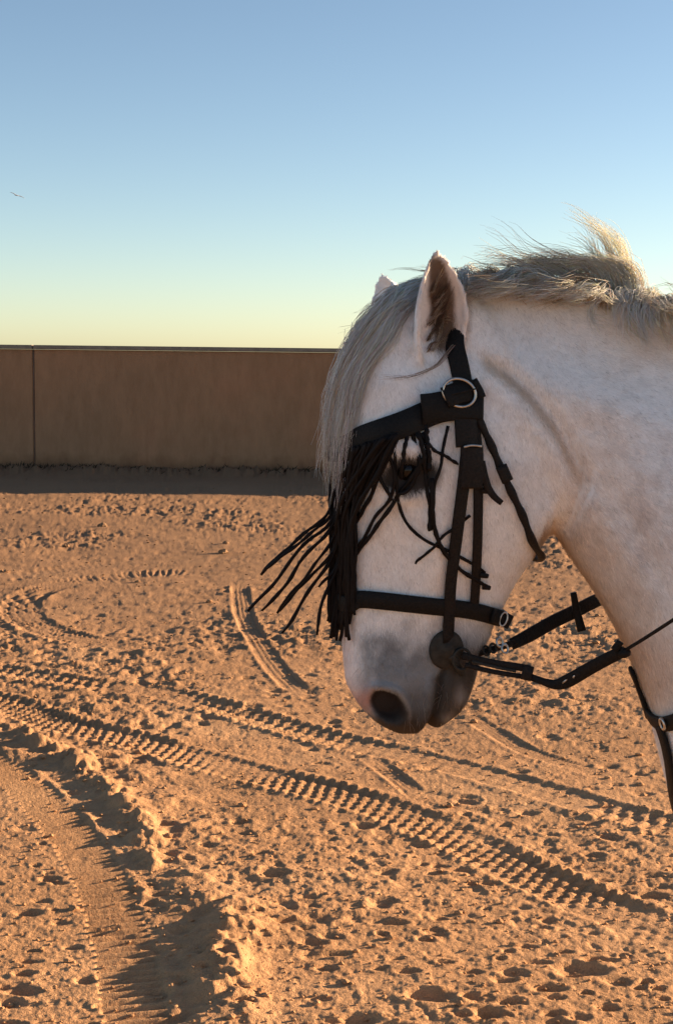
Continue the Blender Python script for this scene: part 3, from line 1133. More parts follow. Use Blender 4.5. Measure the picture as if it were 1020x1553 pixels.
# ---- mane and forelock
class Strands:
    def __init__(self):
        self.V, self.F, self.C, self.P, self.n = [], [], [], [], 0
        self.r = np.random.default_rng(21)

    def lock(self, guide, count, root_spread, tip_spread, rad=.00042, col=(.56, .48, .38), var=.16, seg=11, wave=.004, cut=.35, w_spread=None):
        """guide: world points root -> tip"""
        r = self.r
        g = spline(guide, seg)
        L = np.linalg.norm(np.diff(g, axis=0), axis=1).sum()
        s = np.linspace(0, 1, seg)
        for k in range(count):
            o0 = r.normal(0, 1, 3) * root_spread * np.array([1, .7, .6])
            o1 = r.normal(0, 1, 3) * tip_spread
            e = 1 - cut * r.random() ** 2
            ss = s * e
            p = np.stack([np.interp(ss, s, g[:, i]) for i in range(3)], -1)
            p = p + o0 * (1 - ss[:, None]) + o1 * (ss[:, None] ** 1.5)
            ph = r.uniform(0, 6.28, 3); fr = r.uniform(.8, 2.4)
            p = p + wave * np.sin(ss[:, None] * 6.28 * fr + ph) * ss[:, None] ** .8 * r.uniform(.3, 1.3)
            rr = rad * r.uniform(.7, 1.3) * (1 - .75 * s ** 2)
            t, u, b = frames(p, up=(.3, -1, .2))
            a = np.array([0, 2.094, 4.189])
            ring = p[:, None] + rr[:, None, None] * (np.cos(a)[None, :, None] * u[:, None] + np.sin(a)[None, :, None] * b[:, None])
            self.V.append(ring.reshape(-1, 3)); self.P.append(p)
            c = np.array(col) * (1 + r.normal(0, var)) * (1 + .05 * r.normal(0, 1, 3))
            self.C.append(np.tile(np.clip(c, .02, .85), (seg * 3, 1)))
            i = np.arange(seg - 1)[:, None] * 3
            j = np.array([0, 1, 2]); j2 = np.array([1, 2, 0])
            f = np.stack([i + j, i + j2, i + j2 + 3, i + j + 3], -1).reshape(-1, 4)
            self.F.append(f + self.n)
            self.n += seg * 3

    def build(self, name, parent):
        o = fast_mesh(name, np.vstack(self.V), np.vstack(self.F).astype(np.int32), M_MANE, parent)
        set_color(o, np.vstack(self.C).astype(np.float32))
        # hair lying on the hide takes its shading direction from the hide, like one soft mat
        me = o.data
        vn = np.empty(len(me.vertices) * 3, np.float32); me.vertices.foreach_get('normal', vn); vn = vn.reshape(-1, 3).astype(float)
        hn = np.zeros_like(vn); hw = np.zeros(len(vn))
        for i, q in enumerate(np.vstack(self.P)):
            h = BVH.find_nearest(Vector(q))
            hn[3 * i:3 * i + 3] = h[1]; hw[3 * i:3 * i + 3] = .45 * math.exp(-(h[3] / .03) ** 2)
        nn = vn * (1 - hw[:, None]) + hn * hw[:, None]
        nn /= np.linalg.norm(nn, axis=1)[:, None] + 1e-9
        me.normals_split_custom_set_from_vertices(nn.tolist())
        tag(o, kind='stuff')
        return o


def hair_pts(lst, lift=.010):
    """(px, py, w or None): None lies on the hide, a number is metres toward the camera from the horse's middle"""
    out = []
    for px, py, w in lst:
        out.append(surf(px, py, lift) if w is None else P3(px, py, w))
    return np.array(out)


def crest_y(px):
    b = np.array(BODY)
    return np.interp(px, b[:, 0], b[:, 1])


def build_mane():
    S = Strands(); r = np.random.default_rng(9)
    tan = (.88, .78, .64); pale = (.99, .93, .81); dk = (.60, .47, .34)
    # body of the mane along the crest: wavy locks swept forward (to the left) and down on the near side
    for k in range(150):
        x = r.uniform(690, 1140)
        cy = crest_y(x)
        lenx = r.uniform(50, 130) * (1 if x < 960 else .45)
        up = r.uniform(-44, -8) if x < 930 else r.uniform(-30, 6)
        drop = r.uniform(-8, 40)
        w0 = r.uniform(-.02, .03); w1 = r.uniform(.03, .075)
        g = [(x, cy + 4, w0), (x - lenx * .3, cy + up * .8, w0 + .012), (x - lenx * .65, cy + up * .45 + drop * .2, w1), (x - lenx, cy - 12 + drop * .55, w1 + .006)]
        if x - lenx < 688:
            g = [(max(a, 690 + r.uniform(0, 16)), b, c) for a, b, c in g]
        S.lock(hair_pts(g), 26, .007, .006, col=[tan, pale, dk, pale, pale][r.integers(5)], wave=.004)
    for k in range(44):
        x = r.uniform(820, 975); cy = crest_y(x)
        k2 = (x - 820) / 155
        g = [(x, cy + 4, r.uniform(-.01, .02)), (x - 8, cy - 22 - 22 * k2, .015), (x - 30 - r.uniform(0, 20), cy - 38 - 26 * k2, .015), (x - 75 - r.uniform(0, 40), cy - 40 - 20 * r.random(), .015)]
        S.lock(hair_pts(g), 18, .007, .009, col=[tan, pale, pale][r.integers(3)], wave=.005, cut=.5)
    # locks curling down over the neck on the right
    for k in range(46):
        x = r.uniform(905, 1150); cy = crest_y(x)
        g = [(x, cy + 2, .01), (x - r.uniform(0, 16), cy - r.uniform(0, 14), .035), (x - r.uniform(14, 34), cy + r.uniform(14, 34), .066), (x - r.uniform(-4, 30), cy + r.uniform(38, 78), .080)]
        S.lock(hair_pts(g), 22, .006, .004, col=[tan, pale, pale][r.integers(3)], wave=.004)
    # tuft standing up in the wind
    for g, n in [([(946, 470, .0), (950, 420, -.005), (938, 375, -.01), (905, 342, -.01), (860, 320, -.01)], 34),
                 ([(938, 470, .0), (940, 415, .0), (920, 365, 0), (890, 335, 0), (868, 322, 0)], 34),
                 ([(925, 470, .01), (926, 430, .01), (905, 390, .01), (880, 362, .01), (858, 350, .01)], 30),
                 ([(950, 465, -.01), (958, 420, -.02), (950, 375, -.02), (925, 345, -.02), (885, 328, -.02)], 36),
                 ([(930, 462, .0), (915, 420, .01), (902, 385, .01), (896, 350, .0), (893, 330, .0)], 30),
                 ([(945, 462, .0), (938, 420, .0), (925, 385, .0), (908, 350, .0), (900, 338, .0)], 44),
                 ([(955, 462, 0), (952, 430, 0), (944, 395, 0), (938, 372, 0), (930, 360, 0)], 30),
                 ([(915, 470, .02), (912, 430, .02), (890, 400, .02), (850, 385, .02), (800, 382, .02)], 30)]:
        S.lock(hair_pts(g), n, .006, .007, col=(.95, .88, .72), wave=.003, cut=.5)
    # long wisps streaming to the left
    for g, n in [([(905, 440, 0), (860, 405, 0), (800, 388, 0), (760, 352, 0), (738, 345, 0)], 12),
                 ([(900, 440, .01), (850, 395, .01), (800, 370, .01), (770, 348, .01), (755, 342, .01)], 12),
                 ([(890, 440, .02), (840, 400, .02), (780, 385, .02), (745, 383, .02), (715, 392, .02)], 14),
                 ([(860, 440, .02), (810, 405, .02), (760, 388, .02), (735, 386, .02), (722, 392, .02)], 12),
                 ([(820, 440, .02), (780, 408, .02), (735, 400, .02), (705, 402, .02)], 14),
                 ([(790, 440, .02), (745, 412, .02), (712, 404, .02), (690, 410, .02)], 14),
                 ([(900, 430, 0), (880, 395, 0), (840, 380, 0), (800, 378, 0)], 10),
                 ([(1090, 510, 0), (1040, 445, 0), (1010, 432, 0), (985, 438, 0)], 14),
                 ([(1070, 510, 0), (1030, 450, 0), (1000, 428, 0)], 10)]:
        S.lock(hair_pts(g), n, .004, .006, rad=.00038, col=(.42, .34, .26), wave=.004, cut=.6)
    S.build('mane', horse)


def build_forelock():
    S = Strands(); r = np.random.default_rng(19)
    gr = (.92, .88, .82); cr = (.99, .94, .84); dk = (.72, .62, .50)
    # from the poll over the forehead and down the front of the face
    for k in range(56):
        f = r.random()
        x0 = 598 + 22 * r.random(); y0 = 450 + 20 * r.random() ** 1.5
        a = r.random() ** .8
        x1 = 556 + 40 * a; y1 = 484 + 30 * a
        x2 = 512 + 50 * a; y2 = 556 + 14 * a
        x3 = 496 + 46 * a; y3 = 630 + r.uniform(-20, 30)
        x4 = 492 + 38 * a + r.uniform(-4, 6); y4 = 700 + r.uniform(-40, 80)
        g = [(x0, y0, None), (x1, y1, None), (x2, y2, None), (x3, y3, None), (x4, y4, None)]
        S.lock(hair_pts(g, r.uniform(.004, .013)), 19, .007, .006, col=[gr, cr, cr, cr, dk][r.integers(5)], wave=.004, cut=.35, seg=12)
    # fine flyaway edge in front of the face
    for k in range(16):
        y = r.uniform(500, 690)
        fx = np.interp(y, [470, 520, 580, 640, 700], [556, 524, 503, 492, 488])
        g = [(fx + 40, y - 60, None), (fx + 6, y - 22, None), (fx - 3, y + 18, 0.0), (fx - 4 + r.uniform(-6, 3), y + 60, 0.0)]
        S.lock(hair_pts(g, .01), 9, .006, .006, col=cr, wave=.003, cut=.5)
    # wisps against the sky and across the brow
    for g, n in [([(620, 450, None), (572, 458, 0), (548, 470, 0), (530, 472, 0)], 8),
                 ([(612, 455, None), (565, 470, 0), (540, 492, 0), (518, 498, 0)], 8),
                 ([(690, 420, .03), (650, 414, .03), (615, 409, .03), (585, 414, .03)], 8),
                 ([(690, 425, .03), (655, 418, .03), (625, 424, .03), (600, 432, .03)], 8),
                 ([(690, 410, .03), (660, 408, .03), (630, 406, .03)], 6),
                 ([(684, 528, None), (655, 560, None), (615, 576, None), (575, 580, None)], 9)]:
        S.lock(hair_pts(g, .008), n, .002, .003, rad=.00035, col=(.38, .31, .25), wave=.003, cut=.5)
    # top of the poll between the ears
    for k in range(30):
        x = r.uniform(668, 712)
        g = [(x, 445 + r.uniform(-8, 14), .0), (x - 30, 430 + r.uniform(-6, 8), .02), (min(x - 84, 612), 456 + r.uniform(-4, 20), None), (x - 122, 506 + r.uniform(-10, 30), None)]
        S.lock(hair_pts(g, .009), 22, .006, .006, col=[gr, cr, dk][r.integers(3)], wave=.004)
    S.build('forelock', horse)


def build_whiskers():
    S = Strands(); r = np.random.default_rng(29)
    for k in range(34):
        x = r.uniform(645, 668); y = r.uniform(440, 535)
        g = [(x, y, None), (x + r.uniform(4, 12), y - r.uniform(8, 16), None), (x + r.uniform(10, 24), y - r.uniform(12, 40), None)]
        S.lock(hair_pts(g, .004), 10, .002, .003, rad=.0003, col=[(.30, .19, .12), (.62, .48, .36), (.16, .10, .065)][r.integers(3)], wave=.001, seg=6)
    for k in range(70):
        x, y = (r.uniform(600, 715), r.uniform(1030, 1098)) if k < 45 else (r.uniform(540, 600), r.uniform(1000, 1090))
        if 560 < x < 620 and 1035 < y < 1092:
            continue
        p, nn = surf(x, y, 0, True)
        L = r.uniform(.010, .028)
        d = nn * .8 + np.array([.1, 0, -.7]) + r.normal(0, .25, 3)
        d /= np.linalg.norm(d)
        S.lock(np.array([p, p + d * L * .5, p + d * L + np.array([0, 0, -.003])]), 1, .0002, .0005, rad=.00022, col=(.35, .30, .26), wave=.0008, seg=6, cut=.1)
    S.build('whiskers', horse)


build_mane()
build_forelock()
build_whiskers()

# ------------------------------------------------------------------ bridle
def Q3(px, py, w):
    """photo pixel at w metres in front of the horse's median plane"""
    return on_plane(float(px), float(py), YH - w)


def mirror_head(p):
    q = unturn(p)
    q[..., 1] = 2 * YH - q[..., 1]
    return turn(q)


def smooth_pts(p, it=3):
    p = np.array(p, float)
    for _ in range(it):
        p[1:-1] = p[1:-1] * .5 + (p[:-2] + p[2:]) * .25
    return p


def lay(px, n=40, lift=.002, it=4):
    """path of photo pixels laid on the hide; items may be world points already"""
    pts = []
    q = spline([p[:2] for p in px], n)
    for x, y in q:
        pts.append(surf(x, y, 0))
    pts = smooth_pts(pts, it)
    nn = []
    for p in pts:
        h = BVH.find_nearest(Vector(p))
        nn.append(np.array(h[1]))
    nn = smooth_pts(nn, 6)
    nn /= np.linalg.norm(nn, axis=1)[:, None]
    return pts + nn * lift, nn


def normals_at(p, it=6):
    nn = np.array([np.array(BVH.find_nearest(Vector(q))[1]) for q in p])
    nn = smooth_pts(nn, it)
    return nn / np.linalg.norm(nn, axis=1)[:, None]


def push_out(p, lift):
    """lift a path clear of the hide"""
    out = []
    for q in p:
        loc, nrm, _, dist = BVH.find_nearest(Vector(q))
        sgn = (Vector(q) - loc).dot(nrm)
        out.append(np.array(loc) + np.array(nrm) * max(lift, sgn))
    return np.array(out)


bridle = empty('bridle', tuple(surf(700, 640)))
tag(bridle, 'black leather bridle with a hanging lace fringe worn on the white horse head', 'bridle')


def part(name, vf, mat, parent=None, smooth=True):
    return mesh_obj(name, vf[0], vf[1], mat, parent if parent is not None else bridle, smooth)


def loop_strap(name, near_pts, w, th, mat, lift, closed_extra=None):
    """near half plus its mirror image round the head"""
    near = np.array(near_pts)
    far = mirror_head(near)[::-1]
    p = np.vstack([near, far])
    p = spline(p, len(p))
    p = push_out(smooth_pts(p, 2), lift) if lift is not None else smooth_pts(p, 2)
    p = smooth_pts(p, 3)
    return part(name, strip(p, normals_at(p), w, th), mat)


def ring_mesh(c, nrm, up, rx, ry, r, n=40, m=8):
    nrm = np.asarray(nrm, float); nrm /= np.linalg.norm(nrm)
    up = np.asarray(up, float); up = up - nrm * (up @ nrm); up /= np.linalg.norm(up)
    sd = np.cross(up, nrm)
    a = np.linspace(0, 2 * math.pi, n, endpoint=False)
    V = []
    for t in a:
        d = sd * math.cos(t) * rx + up * math.sin(t) * ry
        dn = d / np.linalg.norm(d)
        for k in range(m):
            b = 2 * math.pi * k / m
            V.append(c + d + dn * math.cos(b) * r + nrm * math.sin(b) * r)
    F = [(i * m + k, i * m + (k + 1) % m, ((i + 1) % n) * m + (k + 1) % m, ((i + 1) % n) * m + k) for i in range(n) for k in range(m)]
    return np.array(V), F


def build_bridle():
    # headpiece: from the buckle up behind the ear and over the poll
    a, _ = lay([(704, 612), (700, 580), (693, 545), (688, 520)], 16, .002)
    up = [turn(P3(678, 492, .054)), turn(P3(676, 468, .046)), turn(P3(676, 450, .024)), turn(P3(676, 442, .004))]
    loop_strap('headpiece', np.vstack([a, spline(np.vstack([a[-1:], up]), 14)[1:]]), .0265, .005, M_LEATHER, None)
    # browband round the forehead
    a, _ = lay([(724, 622), (690, 616), (655, 624), (615, 643), (575, 658), (545, 668)], 30, .003)
    fr = [turn(P3(520, 672, .062)), turn(P3(506, 676, .035)), turn(P3(501, 678, .004))]
    loop_strap('browband', np.vstack([a, spline(np.vstack([a[-1:], fr]), 12)[1:]]), .036, .006, M_LEATHER, .004)
    a, nn = lay([(634, 621), (665, 618), (700, 616), (728, 618)], 20, .009)
    part('browband_loop', strip(a, nn, .042, .006), M_LEATHER)
    # buckle
    c, nn = surf(689, 601, .020, True)
    nn = np.array([.15, -1, .1])
    b = part('buckle', ring_mesh(c, nn, (.35, 0, 1), .0230, .0185, .0021), M_STEEL)
    part('buckle_tongue', tube(spline([c + np.array([.024, -.001, .006]), c + np.array([0, -.003, 0]), c + np.array([-.024, -.001, -.006])], 6), .0012, 6), M_LEATHER2, b)
    a, nn = lay([(668, 606), (690, 600), (712, 594)], 10, .016)
    part('buckle_flap', strip(a, nn, .030, .004), M_LEATHER)
    a, nn = lay([(714, 577), (722, 592), (726, 606)], 10, .010)
    part('keeper', strip(a, nn, .012, .006), M_LEATHER)
    # cheek straps
    a, nn = lay([(706, 632), (705, 680), (698, 750), (688, 820), (680, 875), (677, 925), (675, 972)], 50, .005)
    part('cheek_strap', strip(a, nn, .0170, .005), M_LEATHER2)
    a, nn = lay([(717, 632), (722, 690), (723, 755), (722, 820), (719, 880), (716, 922)], 50, .004)
    part('noseband_hanger', strip(a, nn, .0132, .0045), M_LEATHER2)
    a, nn = lay([(702, 626), (703, 655), (704, 678)], 14, .008)
    part('cheek_strap_cuff', strip(a, nn, .031, .005), M_LEATHER2)
    a, nn = lay([(711, 676), (712, 705), (711, 738)], 16, .010)
    part('cheek_strap_keeper', strip(a, nn, .030, .006), M_LEATHER2)
    a, nn = lay([(697, 678), (708, 675), (724, 677)], 10, .018)
    part('cheek_buckle_bar', tube(a, .0018, 6), M_STEEL)
    a, nn = lay([(724, 700), (732, 728), (742, 748), (756, 760)], 18, .010)
    part('billet_end', strip(a, nn, np.linspace(.013, .008, 18), .0045), M_LEATHER2)
    for x, y in ((735, 868), (738, 886), (736, 742)):
        c, nn = surf(x - 8, y, .006, True)
        part('strap_stud', tube(spline([c, c + np.array([.010, -.004, -.002])], 5), np.linspace(.005, .003, 5), 8), M_LEATHER2)
    # throatlatch hanging loose behind the cheek
    a, _ = lay([(720, 634), (738, 668), (757, 712), (775, 752), (793, 788), (806, 826)], 40, .008)
    fr = [turn(P3(812, 842, .045)), turn(P3(818, 850, .020)), turn(P3(820, 852, .002))]
    p = np.vstack([a, spline(np.vstack([a[-1:], fr]), 10)[1:]])
    p = np.vstack([p, mirror_head(p)[::-1]])
    p = smooth_pts(p, 3)
    rr = .0055 + .0008 * np.sin(np.arange(len(p)) * .9)
    part('throatlatch', tube(p, rr, 8, .7), M_LEATHER2)
    c, nn = surf(762, 720, .016, True)
    a, nn = lay([(754, 706), (764, 728)], 6, .012)
    part('throatlatch_keeper', strip(a, nn, .016, .006), M_LEATHER2)
    # noseband round the nose and jaw
    a, _ = lay([(540, 906), (590, 911), (640, 916), (690, 921), (725, 926), (742, 931)], 40, .003)
    fr0 = [turn(P3(513, 904, .004)), turn(P3(515, 905, .025)), turn(P3(521, 906, .042))]
    fr1 = [turn(P3(752, 934, .030)), turn(P3(757, 937, .004))]
    near = np.vstack([spline(np.vstack([fr0, a[:1]]), 10)[:-1], a, spline(np.vstack([a[-1:], fr1]), 8)[1:]])
    loop_strap('noseband', near, .0245, .006, M_LEATHER, .003)
    e0 = surf(738, 929, .008)
    e1, e2 = Q3(757, 936, .035), Q3(771, 943, .03)
    p = spline([e0, e1, e2], 14)
    nb = part('noseband_strap_end', strip(p, np.tile([0.0, -1, .15], (14, 1)), .021, .007), M_LEATHER)
    part('noseband_buckle', ring_mesh(Q3(763, 939, .042), (0, -1, .1), (.3, 0, 1), .005, .010, .0014, 20, 6), M_STEEL, nb)
    # bit guard, bit cheek and rein fastenings
    c, nn = surf(674, 984, .004, True)
    nn = nn * .5 + np.array([0, -.5, 0]); nn /= np.linalg.norm(nn)
    prof = [(.0, .010), (.008, .010), (.011, .0065), (.020, .0055), (.0245, .0035), (.0255, 0), (.0245, -.004), (0, -.004)]
    t1 = np.cross(nn, [0, 0, 1]); t1 /= np.linalg.norm(t1); t2 = np.cross(nn, t1)
    a = np.linspace(0, 2 * math.pi, 32, endpoint=False)
    V = np.vstack([c + nn * h + r * (np.cos(a)[:, None] * t1 + np.sin(a)[:, None] * t2 * 1.12) for r, h in prof])
    part('bit_guard', (V, rings_to_faces(len(prof), 32, cap=False)), M_GUARD)
    a, nn = lay([(676, 990), (686, 1004), (694, 1020)], 12, .010)
    part('bit_cheek', tube(a, np.linspace(.007, .0055, 12), 10), M_GUARD)
    part('bit_ring', ring_mesh(Q3(700, 1000, .066), (.3, -1, 0), (0, 0, 1), .013, .015, .0022), M_GUARD)
    up = np.array([0, -1, .1])
    p = spline([Q3(700, 994, .064), Q3(740, 1004, .068), Q3(803, 1014, .075)], 16)
    part('rein_fastening', strip(p, np.tile(up, (16, 1)), .0105, .004), M_LEATHER2)
    p = spline([Q3(704, 1008, .066), Q3(745, 1018, .070), Q3(800, 1027, .075)], 16)
    part('rein_fastening', strip(p, np.tile(up, (16, 1)), .007, .004), M_LEATHER2)
    p = spline([Q3(715, 1003, .070), Q3(752, 1012, .074), Q3(782, 1018, .078)], 10)
    part('rein_snap', tube(p, .0022, 8), M_GUARD)
    p = spline([Q3(791, 1018, .076), Q3(806, 1022, .077)], 6)
    part('rein_loop', strip(p, np.tile(up, (6, 1)), .021, .008), M_LEATHER2)
    # near rein
    pts = [(803, 1026, .077), (822, 1033, .082), (842, 1038, .088), (862, 1031, .096), (895, 1012, .112), (925, 996, .128), (948, 986, .142)]
    p = spline([Q3(*q) for q in pts], 40)
    w = np.interp(np.linspace(0, 1, 40), [0, .12, .25, .35, .9, 1], [.010, .010, .014, .019, .017, .014])
    rn = part('near_rein', strip(smooth_pts(p, 2), np.tile(up, (40, 1)), w, .006), M_LEATHER)
    p = spline([Q3(852, 1036, .098), Q3(872, 1020, .104), Q3(868, 1028, .106)], 8)
    part('rein_stitching', tube(p, .0015, 6), M_STEEL, rn)
    p = spline([Q3(930, 985, .140), Q3(940, 972, .142)], 6)
    part('rein_end', strip(p, np.tile(up, (6, 1)), .010, .006), M_LEATHER, rn)
    p = spline([Q3(936, 990, .136), Q3(954, 990, .146)], 6)
    part('rein_knot', tube(p, np.array([.006, .0075, .008, .0075, .006, .004]), 8), M_LEATHER, rn)
    pts = [(944, 988, .142), (980, 966, .165), (1020, 940, .19), (1100, 888, .24), (1220, 800, .285), (1340, 690, .27), (1420, 600, .17), (1445, 574, .05), (1445, 572, 0)]
    p = spline([Q3(*q) for q in pts], 60)
    part('rein_cord', tube(p, .0026, 8), M_LEATHER2)
    # far rein with its rein stop
    for c in ((757, 974, .03), (765, 984, .03), (747, 983, .03), (737, 987, .03)):
        part('curb_link', ring_mesh(Q3(c[0], c[1], c[2]), (.4 if c[0] % 2 else -.5, -1, .3), (1, 0, .2), .0065, .005, .0019, 18, 6), M_STEEL if c[0] in (757, 765) else M_GUARD)
    p = spline([Q3(722, 992, .02), Q3(740, 986, .02), Q3(762, 980, .01), Q3(778, 974, 0)], 14)
    part('curb_strap', strip(p, np.tile(up, (14, 1)), .009, .005), M_LEATHER2)
    pts = [(774, 977, .0), (800, 964, -.02), (835, 944, -.05), (870, 927, -.08), (906, 909, -.11), (960, 885, -.17), (1100, 800, -.26), (1300, 690, -.28), (1420, 600, -.16), (1445, 572, -.02)]
    p = spline([Q3(*q) for q in pts], 60)
    w = np.interp(np.arange(60), [0, 2, 30, 59], [.017, .020, .020, .018])
    fr = part('far_rein', strip(p, np.tile(up, (60, 1)), w, .006), M_LEATHER)
    p = spline([Q3(868, 898, -.06), Q3(873, 925, -.062), Q3(881, 957, -.058)], 10)
    part('rein_stop', strip(p, np.tile(up, (10, 1)), np.linspace(.009, .013, 10), .006), M_LEATHER, fr)


build_bridle()


def build_fringe():
    r = np.random.default_rng(31)

    def at(px, py, w=None, lift=.007):
        if w is not None:
            return Q3(px, py, w)
        d = ray(float(px), float(py)); d /= np.linalg.norm(d)
        h = BVH.ray_cast(Vector(CAM_P), Vector(d))
        if h[0] is None:
            return Q3(px, py, .040)
        n = np.array(h[1]); n = -n if n @ d > 0 else n
        return np.array(h[0]) - d * lift

    def lace(path, rad=.0029, lift=.007, n=26):
        p = np.array([at(q[0], q[1], q[2] if len(q) > 2 else None, lift) for q in path])
        p = spline(p, n)
        p[2:] += smooth_pts(r.normal(0, .0022, (n, 3)), 2)[2:]
        p = smooth_pts(p, 2)
        ph = r.uniform(0, 6)
        rr = .9 * rad * (1 + .24 * np.sin(np.arange(n) * 1.7 + ph) * r.uniform(.3, 1)) * np.r_[np.ones(n - 2), .9, .7]
        part('fringe_lace', tube(p, rr, 7, r.uniform(.6, .95)), M_LACE)

    # bundle hanging down the front of the face
    for k in range(22):
        f = k / 21
        x0 = 517 + 84 * f + r.uniform(-3, 3)
        y0 = np.interp(x0, [515, 545, 575, 615], [672, 668, 658, 645]) + 8
        x1 = 503 + 36 * ((k * 7) % 22) / 21
        xm = .5 * x0 + .5 * x1 - 4
        yb = r.uniform(938, 974) if x1 < 532 else r.uniform(915, 950)
        lace([(x0, y0), (xm + r.uniform(-4, 3), 728 + r.uniform(-8, 8)), (x1 * .8 + xm * .2, 778 + r.uniform(-8, 8)), (x1 + r.uniform(-2, 2), 850), (x1 - 2 + r.uniform(-2, 2), 905), (x1 - 3 + r.uniform(-3, 3), yb)],
             rad=r.uniform(.0028, .0037), lift=r.uniform(.008, .020), n=30)
    # laces blown forward
    for q in ([(512, 690), (506, 745), (505, 772, .045), (480, 795, .055), (455, 812, .06), (430, 835, .06), (412, 852, .06), (395, 869, .06)],
              [(514, 690), (505, 755), (498, 790, .05), (475, 806, .06), (450, 828, .065), (425, 846, .07), (402, 861, .07)],
              [(516, 690), (510, 765), (500, 798, .05), (466, 817, .06), (450, 836, .065), (415, 886, .07), (395, 905, .07), (374, 928, .07)],
              [(520, 690), (512, 770), (500, 806, .05), (480, 826, .055), (455, 852, .055), (430, 890, .05), (398, 928, .05)],
              [(524, 690), (514, 780), (501, 824, .05), (480, 850, .06), (462, 876, .062), (440, 896, .065), (418, 928, .065)],
              [(526, 690), (516, 790), (502, 838, .05), (478, 866, .05), (458, 886, .048), (440, 906, .046), (428, 928, .045)],
              [(528, 690), (518, 800), (503, 846, .05), (480, 876, .055), (462, 902, .055), (445, 935, .055), (430, 962, .055)],
              [(530, 700), (516, 830), (505, 870, .05), (492, 880, .055), (478, 888, .06)],
              [(534, 700), (518, 840), (503, 886, .05), (490, 908, .055), (485, 932, .055), (480, 966, .055)],
              [(506, 690), (499, 740, .045), (499, 768, .045), (506, 800, .045), (508, 850)]):
        lace(q, rad=r.uniform(.0024, .0031))
    # laces across the eye and cheek
    for q, rad in (([(585, 660), (597, 740), (570, 785), (548, 820), (534, 842)], .0028), ([(645, 690), (620, 732), (590, 775), (558, 818), (533, 848)], .0034),
                   ([(600, 655), (599, 740), (604, 772), (620, 800), (645, 820), (682, 838), (720, 860), (736, 868)], .0026),
                   ([(712, 782), (690, 801), (665, 822), (645, 841), (628, 857)], .0024),
                   ([(642, 655), (645, 720), (649, 765), (651, 808)], .0030), ([(679, 646), (668, 695), (657, 755), (652, 806)], .0026),
                   ([(655, 725), (657, 790), (670, 838), (700, 866), (735, 886)], .0034),
                   ([(632, 655), (662, 684), (694, 704)], .0026),
                   ([(640, 640), (648, 675), (650, 712)], .0040), ([(628, 645), (640, 685), (646, 716)], .0036), ([(618, 648), (612, 690), (606, 728)], .0032),
                   ([(608, 650), (586, 700), (560, 752), (536, 800)], .0034), ([(598, 654), (572, 705), (550, 755), (532, 800)], .0036),
                   ([(590, 656), (560, 712), (540, 765), (528, 815)], .0036), ([(577, 660), (552, 715), (534, 770), (525, 830)], .0036),
                   ([(566, 662), (545, 715), (528, 775), (520, 840)], .0036), ([(556, 664), (536, 715), (522, 775), (514, 840)], .0036),
                   ([(604, 652), (580, 690), (574, 720), (592, 752), (596, 760)], .0030), ([(622, 645), (636, 700), (622, 740), (602, 752)], .0032),
                   ([(585, 658), (566, 690), (545, 730), (530, 790)], .0040), ([(595, 655), (566, 705), (546, 745), (524, 800)], .0040)):
        lace(q, rad)


build_fringe()


# ------------------------------------------------------------------ breast collar
def build_breast_collar():
    root = empty('breast_collar', tuple(P3(1000, 1100)))
    tag(root, 'black leather breast collar strapped round the base of the white horse neck', 'breast collar')
    q = spline([(968, 1024), (974, 1050), (984, 1075), (1000, 1097), (1030, 1092), (1080, 1066), (1150, 1020), (1230, 950)], 60)
    near = np.array([surf(x, y, 0) for x, y in q])
    front = [P3(958, 1004, .002), P3(961, 1010, .030)]
    near = np.vstack([front, near])
    near = smooth_pts(near, 4)
    far = near.copy(); far[:, 1] = 2 * YH - far[:, 1]
    p = np.vstack([near[::-1], far[1:]])
    p = smooth_pts(push_out(p, .003), 3)
    w = np.interp(np.abs(np.arange(len(p)) - len(p) / 2), [0, 4, 14, 24, 60], [.008, .010, .020, .024, .026])
    part('collar_strap', strip(p, normals_at(p), w, .006), M_LEATHER, root)
    c, nn = surf(1014, 1094, .012, True)
    part('collar_ring', ring_mesh(c, nn, (1, 0, .3), .0075, .005, .0022, 24, 8), M_STEEL, root)
    a, nn = lay([(1004, 1100), (1012, 1122), (1020, 1160), (1030, 1230), (1060, 1300)], 30, .004)
    part('martingale_strap', strip(a, nn, np.linspace(.020, .026, 30), .005), M_LEATHER, root)


build_breast_collar()


# ------------------------------------------------------------------ clods and pebbles on the sand
def clod_mesh(name, r, seed, sub=2):
    bm = bmesh.new()
    bmesh.ops.create_icosphere(bm, subdivisions=sub, radius=r)
    g = np.random.default_rng(seed)
    k = g.normal(0, 1, (4, 3))
    for v in bm.verts:
        d = v.co.normalized()
        f = 1 + .18 * math.sin(3 * d.dot(Vector(k[0]))) + .14 * math.sin(5 * d.dot(Vector(k[1])) + 1) + .08 * math.sin(9 * d.dot(Vector(k[2])))
        v.co = Vector((v.co.x * f * 1.25, v.co.y * f, v.co.z * f * .75))
    me = bpy.data.meshes.new(name); bm.to_mesh(me); bm.free()
    me.materials.append(M_STONE)
    return me


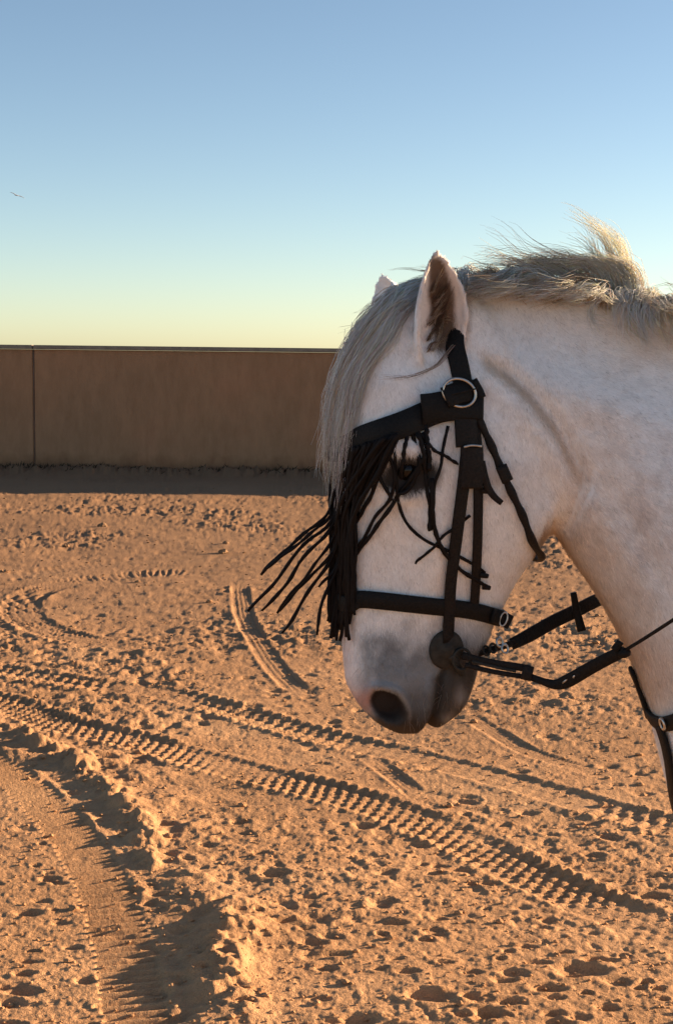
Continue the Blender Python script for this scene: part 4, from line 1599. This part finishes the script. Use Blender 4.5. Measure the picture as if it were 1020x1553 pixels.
for (px, py, r, lab) in ((156, 799, .032, 'largest dark earth clod lying alone on the far left sand'),
                         (338, 838, .030, 'dark earth clod left of the blown fringe laces, nearer of the pair'),
                         (342, 824, .022, 'small dark earth clod just behind the larger one left of the fringe'),
                         (101, 828, .022, 'small flat earth clod near the left edge of the sand')):
    g = on_ground(px, py)
    o = bpy.data.objects.new('earth_clod', clod_mesh('earth_clod', r, int(px)))
    COL.objects.link(o)
    o.location = (g[0], g[1], ground_z(g[0], g[1]) + r * .35)
    tag(o, lab, 'earth clod', 'earth clods lying on the sand')


def build_grit():
    r = np.random.default_rng(77)
    bm = bmesh.new(); bmesh.ops.create_icosphere(bm, subdivisions=1, radius=1)
    bv = np.array([v.co for v in bm.verts]); bf = np.array([[v.index for v in f.verts] for f in bm.faces]); bm.free()
    V, F = [], []; n = 0
    for k in range(5200):
        px = r.uniform(-500, 1520); py = 740 + 860 * r.random() ** .8
        g = on_ground(px, py)
        s = r.uniform(.0018, .0055) * (1 + 1.2 * (r.random() < .05)) * (.6 + .12 * g[1])
        z = ground_z(g[0], g[1])
        v = bv * (1 + r.normal(0, .18, (len(bv), 1))) * s * np.array([1.3, 1, .7])
        V.append(v + np.array([g[0], g[1], z + s * .25])); F.append(bf + n); n += len(bv)
    o = fast_mesh('sand_grit', np.vstack(V), np.vstack(F).astype(np.int32), M_SAND)
    o.data.polygons.foreach_set('use_smooth', np.zeros(len(o.data.polygons), bool))
    tag(o, 'small crumbs of sand scattered over the arena floor', 'sand crumbs', kind='stuff')


build_grit()


# ------------------------------------------------------------------ far bird
def build_bird():
    D = 140.0
    c = on_plane(25.0, 296.0, D)
    root = empty('bird', tuple(c))
    tag(root, 'tiny grey bird flying far off in the sky above the wall', 'bird')
    u = D / FPX
    p = spline([c + np.array([-3 * u, 0, .5 * u]), c, c + np.array([4 * u, 0, -1.0 * u])], 10)
    v, f = tube(p, np.array([.1, .5, .9, 1.1, 1.1, 1.0, .8, .6, .4, .1]) * u * .8, 8)
    mesh_obj('bird_body', v, f, M_BIRD, root)
    for e in (np.array([-9 * u, -2 * u, 4 * u]), np.array([13 * u, 3 * u, -4.5 * u])):
        q = spline([c, c + e * .5 + np.array([0, 0, .8 * u]), c + e], 8)
        v, f = tube(q, np.array([.9, .9, .85, .8, .7, .55, .35, .08]) * u * .75, 6, .3)
        mesh_obj('wing', v, f, M_BIRD, root)


build_bird()
